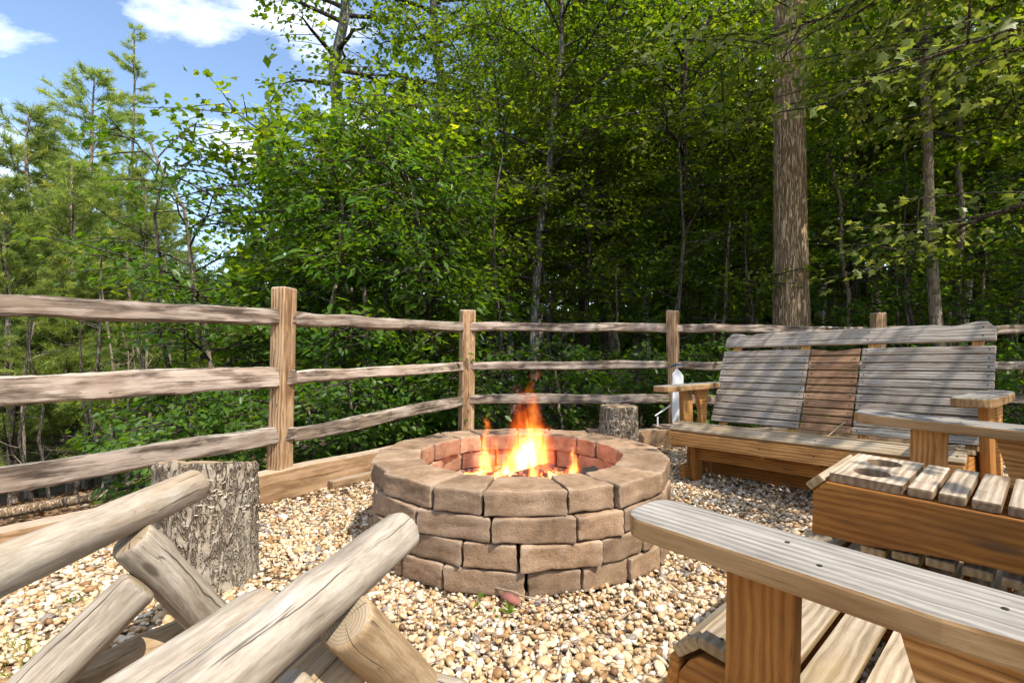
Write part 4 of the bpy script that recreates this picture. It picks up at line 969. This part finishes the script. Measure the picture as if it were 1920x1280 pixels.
for k, (px, Y, me, sc_, rz, lb) in enumerate([
        (165, 11.5, 'pine1', 1.0, .2, 'airy yellow-green pine with pale forked trunk at the woodland edge'),
        (60, 10.0, 'pine2', 1.0, 1.6, 'lower bushy pine leaning over the open slope'),
        (250, 14.0, 'pine3', 1.0, .9, 'thin bare-stemmed pine with a tiny tuft at its tip'),
        (-60, 12.5, 'pine1', .9, 2.6, 'tall full pine at the outer edge of the slope'),
        (215, 13.0, 'pine2', 1.0, 3.6, 'small pine crowding beside the bare-stemmed pine'),
        (105, 15.0, 'pine1', 1.0, 4.4, 'farther pine showing between the nearer pines'),
        (310, 16.0, 'pine2', 1.05, 5.2, 'dark pine half hidden by the maple'),
        (25, 8.4, 'pine2', .70, .4, 'short bushy pine low on the slope just past the fence rails'),
        (135, 9.2, 'pine2', .78, 2.1, 'short dense pine in front of the pale forked pine trunk'),
        (262, 10.2, 'pine2', .80, 4.0, 'short dense pine next to the broad maple')]):
    tree('pine_tree', M[me], at(px, Y), lb, 'pines on the slope', 'pine_bark', 'pine_needle', rz, sc_)

# --- the wood behind: individuals that only their place tells apart
g = np.random.default_rng(77)
def scatter(spec):
    for (kind, mk, px, Y, sc_, lb, grp, bark, lf) in spec:
        tree(kind, M[mk], at(px, Y), lb, grp, bark, lf, float(g.uniform(0, 6.28)), float(sc_*g.uniform(.9, 1.12)))
LBW = 'tall green broadleaf tree standing in the woods behind the fence'
spec = []; HM = {'mid1': 8.5, 'mid2': 7.2, 'tall2': 12.0}
def HT(Y): return .72*Y+.6          # the wood gets taller with distance, so each row's sunlit top shows over the one before
for px, Y in ((930, 9.6), (1090, 8.8), (1200, 10.2), (1370, 9.4), (1600, 8.2), (1890, 8.0), (980, 11), (1130, 12), (1290, 11.5), (1420, 11), (1560, 12), (1780, 11.5), (1960, 10.5)):
    mk = ('mid1', 'tall2', 'mid2')[len(spec) % 3]; spec.append(('broadleaf_tree', mk, px, Y, HT(Y)/HM[mk], LBW, 'trees of the wood', ('grey_bark', 'dark_bark', 'thin_bark')[len(spec) % 3], 'forest_leaf'))
for px, Y in ((960, 17), (1060, 16), (1210, 17), (1330, 16), (1480, 17), (1640, 16), (1800, 17), (1950, 16), (1010, 23), (1150, 22), (1270, 24), (1400, 22), (1540, 23), (1700, 22), (1860, 23)):
    mk = ('tall2', 'mid2', 'mid1')[len(spec) % 3]; spec.append(('broadleaf_tree', mk, px, Y, HT(Y)/HM[mk], LBW, 'trees of the wood', ('dark_bark', 'grey_bark')[len(spec) % 2], 'forest_leaf'))
LBL = 'low round broadleaf tree on the falling slope beyond the fence'
for px, Y in ((20, 17), (120, 20), (230, 19), (330, 18), (430, 14), (400, 22), (560, 18), (40, 26), (200, 27), (330, 28), (480, 26), (600, 24)):
    spec.append(('slope_tree', ('mid1', 'mid2')[len(spec) % 2], px, Y, .62 if Y < 24 else .75, LBL, 'trees on the slope', 'thin_bark', 'forest_leaf'))
LBS = 'leafy young sapling growing just outside the fence'
for px, Y in ((430, 5.4), (350, 6.0), (590, 4.9), (730, 5.3), (840, 6.0), (1170, 6.9), (1240, 7.5), (1370, 7.0), (1610, 6.6), (1850, 6.6), (1920, 6.0), (500, 6.6), (1020, 9), (1330, 9.2), (1560, 9), (1730, 7.6), (780, 8.4), (640, 7.4)):
    spec.append(('sapling', ('sap1', 'sap2')[len(spec) % 2], px, Y, 1.0, LBS, 'saplings outside the fence', 'thin_bark', ('shrub_leaf', 'forest_leaf')[len(spec) % 2]))
LBB = 'low green shrub at the foot of the fence'
for px, Y in ((590, 3.9), (660, 4.3), (735, 4.7), (800, 4.9), (890, 4.9), (1060, 4.95), (1200, 5.0), (1300, 4.9), (1340, 5.0), (1450, 5.3), (1600, 5.3), (1750, 5.2), (470, 4.0), (380, 4.2), (1880, 5.1), (300, 4.6)):
    spec.append(('shrub', 'shrub', px, Y, .8, LBB, 'shrubs along the fence', 'thin_bark', 'shrub_leaf'))
for px, Y, rz, sc_ in ((950, 8.0, .3, .70), (1110, 7.6, 1.4, .62), (1250, 9.0, 2.6, .80), (1390, 7.8, 3.7, .66), (1610, 8.6, 4.4, .72), (1850, 8.2, 5.3, .70)):
    tree('full_tree', M['full'], at(px, Y), 'full sunlit yellow-green tree at the edge of the wood behind the fence', 'sunlit trees at the edge of the wood', 'dark_bark', 'sunny_leaf', rz, sc_)
scatter(spec)
for k, (x, y) in enumerate(((7.6, 5.4), (8.8, 3.6), (9.6, 7.0), (10.5, 1.6), (11.5, 4.8), (12.5, 8.5))):
    tree('broadleaf_tree', M[('mid1', 'mid2')[k % 2]], (x, y), LBW if y > 4.5 else 'green broadleaf tree at the open side of the terrace', 'trees of the wood' if y > 4.5 else 'trees at the open side', 'grey_bark', 'forest_leaf', k*1.3, .9)
# bare thin stems in the shade of the wood
stem = []
for k in range(4):
    q = np.random.default_rng(200+k); n = 8; zz = np.linspace(-.3, 3.6, n); pth = np.stack([np.cumsum(q.normal(0, .06, n)), np.cumsum(q.normal(0, .06, n)), zz], -1)
    parts = [tube_np(pth, np.linspace(.035, .012, n), 7)]
    for j in range(7):
        h = q.uniform(.5, 3); p0 = np.array([np.interp(h, zz, pth[:, c]) for c in range(3)]); a = q.uniform(0, 6.28); L = q.uniform(.3, .9)
        parts.append(tube_np(np.array([p0, p0+np.array([math.cos(a), math.sin(a), q.uniform(.1, .6)])*L*.5, p0+np.array([math.cos(a+.3), math.sin(a+.3), q.uniform(.1, .6)])*L]), np.array([.009, .006, .002]), 4))
    V, F = merge(parts); stem.append((mesh_np('trunk', V, F, True), None))
for k in range(46):
    px = g.uniform(420, 1990) if k > 13 else g.uniform(0, 360); Y = g.uniform(5.6, 12) if k > 13 else g.uniform(5.6, 8)
    tree('bare_sapling', stem[k % 4], at(px, Y), 'thin bare stem in the shade under the trees', 'bare stems under the trees', ('thin_bark', 'dark_bark')[k % 2] if k < 14 else ('dark_bark', 'dark_bark', 'grey_bark')[k % 3], None, float(g.uniform(0, 6.28)), float(g.uniform(.6, 1.0)))
# fallen log on the slope
log('fallen_log', None, MATS['oak_bark'], (-5.9, 5.15, -.98), (-3.2, 5.35, -.52), .06, .045, 71, nring=14, nseg=10)
tag(bpy.data.objects['fallen_log'], 'fallen reddish log lying on the shady slope below the fence', 'log')

# far-off wood that closes the view
def far_wood():
    q = np.random.default_rng(5); n = 80000
    th = q.uniform(R(-58), R(62), n); rr = q.uniform(30, 46, n); x = rr*np.sin(th); y = rr*np.cos(th)
    cl = np.array([noise.noise((a*14, b*.12, 0)) for a, b in zip(th[:3000], rr[:3000])]); hmax = np.where(th < R(-26), 7.5, 17.0)+2.5*np.sin(th*23)+1.5*np.sin(th*51)
    z = np.where(q.random(n) < .42, q.uniform(-.3, 3.4, n), np.clip(q.uniform(-.03, 1, n), 0, 1)**.9*hmax)+terrain_z(x, y)
    C = np.stack([x, y, z], -1); D = q.normal(0, 1, (n, 3)); D[:, 2] -= .4; N = q.normal(0, .6, (n, 3))+[0, 0, .8]
    return leaves_mesh(C, D, N, q.uniform(.5, 1.1, n), RHOMB, RHOMB_F, np.clip(q.normal(.4, .2, n), 0, 1), name='far_wood')
tag(link('far_wood', far_wood(), MATS['forest_leaf']), 'distant mass of green woodland closing the view', 'woodland', kind='stuff')
def litter():
    q = np.random.default_rng(8); n = 26000; x = q.uniform(-9, 9, n); y = q.uniform(1.5, 12, n)
    ok = ~inside(TERR, x, y); x, y = x[ok], y[ok]; n = len(x); z = terrain_z(x, y)+q.uniform(.005, .03, n)
    return leaves_mesh(np.stack([x, y, z], -1), np.stack([q.normal(size=n), q.normal(size=n), q.normal(0, .2, n)], -1), np.stack([q.normal(0, .4, n), q.normal(0, .4, n), np.ones(n)], -1), q.uniform(.05, .11, n), OVAL, OVAL_F, q.uniform(0, 1, n), name='leaf_litter')
tag(link('leaf_litter', litter(), MATS['dry_leaf']), 'brown leaf litter covering the forest floor', 'leaf litter', kind='stuff')
def terrace_litter():
    q = np.random.default_rng(9); n = 260; k = 130
    t = q.uniform(0, 1, k); x = np.concatenate([-1.3+.75*t+q.normal(.05, .06, k), q.uniform(-1.5, 2.6, n-k)]); y = np.concatenate([2.72+.95*t+q.normal(-.02, .06, k), q.uniform(1.1, 4.2, n-k)])
    ok = inside(TERR, x, y) & (np.hypot(x-PIT.x, y-PIT.y) > .72); x, y = x[ok], y[ok]; n = len(x)
    return leaves_mesh(np.stack([x, y, q.uniform(.006, .018, n)], -1), np.stack([q.normal(size=n), q.normal(size=n), q.normal(0, .2, n)], -1), np.stack([q.normal(0, .3, n), q.normal(0, .3, n), np.ones(n)], -1), q.uniform(.02, .05, n), OVAL, OVAL_F, q.uniform(0, 1, n), name='fallen_leaves')
tag(link('dry_leaf_litter', terrace_litter(), MATS['dry_leaf']), 'small dry brown leaves scattered on the gravel', 'leaf litter', kind='stuff')
def twig_litter():
    q = np.random.default_rng(19); parts = []
    for k in range(330):
        x, y = (q.uniform(-1.6, 2.6), q.uniform(1.0, 4.1)) if k % 3 else (q.normal(.35, .45), q.normal(1.55, .18))
        if not inside(TERR, np.array(x), np.array(y)) or math.hypot(x-PIT.x, y-PIT.y) < .72: continue
        a = q.uniform(0, 6.28); L = q.uniform(.02, .11); d = np.array([math.cos(a), math.sin(a), 0]); n = np.array([-d[1], d[0], 0]); p = np.array([x, y, .010])
        parts.append(tube_np(np.array([p, p+d*L*.5+n*L*q.normal(0, .12)+[0, 0, .006], p+d*L+[0, 0, q.uniform(-.002, .006)]]), np.array([.0016, .0014, .0008])*q.uniform(.7, 1.5), 4))
    V, F = merge(parts); return mesh_np('twig_litter', V, F, True)
tag(link('twig_litter', twig_litter(), MATS['twig_bark']), 'fine twigs and needles strewn over the gravel', 'twig litter', kind='stuff')
# weeds in the gravel
def weed(loc, label, n, size, seed, shape=(LANCE, LANCE_F), spread=.02, up=1.2, name='weed'):
    q = np.random.default_rng(seed); C = np.stack([q.normal(0, spread, n), q.normal(0, spread, n), np.zeros(n)+.004], -1); D = np.stack([q.normal(size=n), q.normal(size=n), np.abs(q.normal(up, .3, n))], -1)
    o = link(name, leaves_mesh(C, D, q.normal(0, .3, (n, 3))+[0, 0, 1], size*q.uniform(.6, 1.2, n), shape[0], shape[1], q.uniform(.4, 1, n), name=name), MATS['shrub_leaf']); o.location = loc; return tag(o, label, 'weed')
weed(wpx(953, 1150), 'tiny green weed sprout in front of the red brick piece', 14, .035, 1, spread=.008)
weed(wpx(898, 1124, .004), 'small broad green leaf lying on gravel beside the red brick piece', 3, .035, 2, (OVAL, OVAL_F), .008, .1)
weed(wpx(932, 1162), 'yellowing seedling between pebbles near the brick piece', 6, .022, 3, spread=.01)
weed(wpx(137, 1130), 'little grass sprout in gravel beyond the rear chair leg', 12, .03, 4, spread=.012)
weed(wpx(1270, 1060), 'seedling in gravel by the foot of the fire pit under the glider arm', 5, .025, 5, spread=.01)
def grass():
    q = np.random.default_rng(14); n = 300; ctr = [wpx(40, 1230), wpx(20, 1270), wpx(90, 1262), wpx(180, 1275), wpx(330, 1230), wpx(10, 1215)]
    c = np.array([[p.x, p.y, .002] for p in ctr])[q.integers(0, 6, n)]; C = c+np.stack([q.normal(0, .05, n), q.normal(0, .04, n), np.zeros(n)], -1)
    return leaves_mesh(C, np.stack([q.normal(0, .7, n), q.normal(0, .7, n), np.ones(n)], -1), q.normal(0, 1, (n, 3)), q.uniform(.012, .035, n), LANCE*np.array([.45, 1]), LANCE_F, q.uniform(.3, 1, n), name='grass')
tag(link('sparse_grass', grass(), MATS['pale_leaf']), 'sparse yellow green grass growing through the gravel by the log chair', 'grass', kind='stuff')
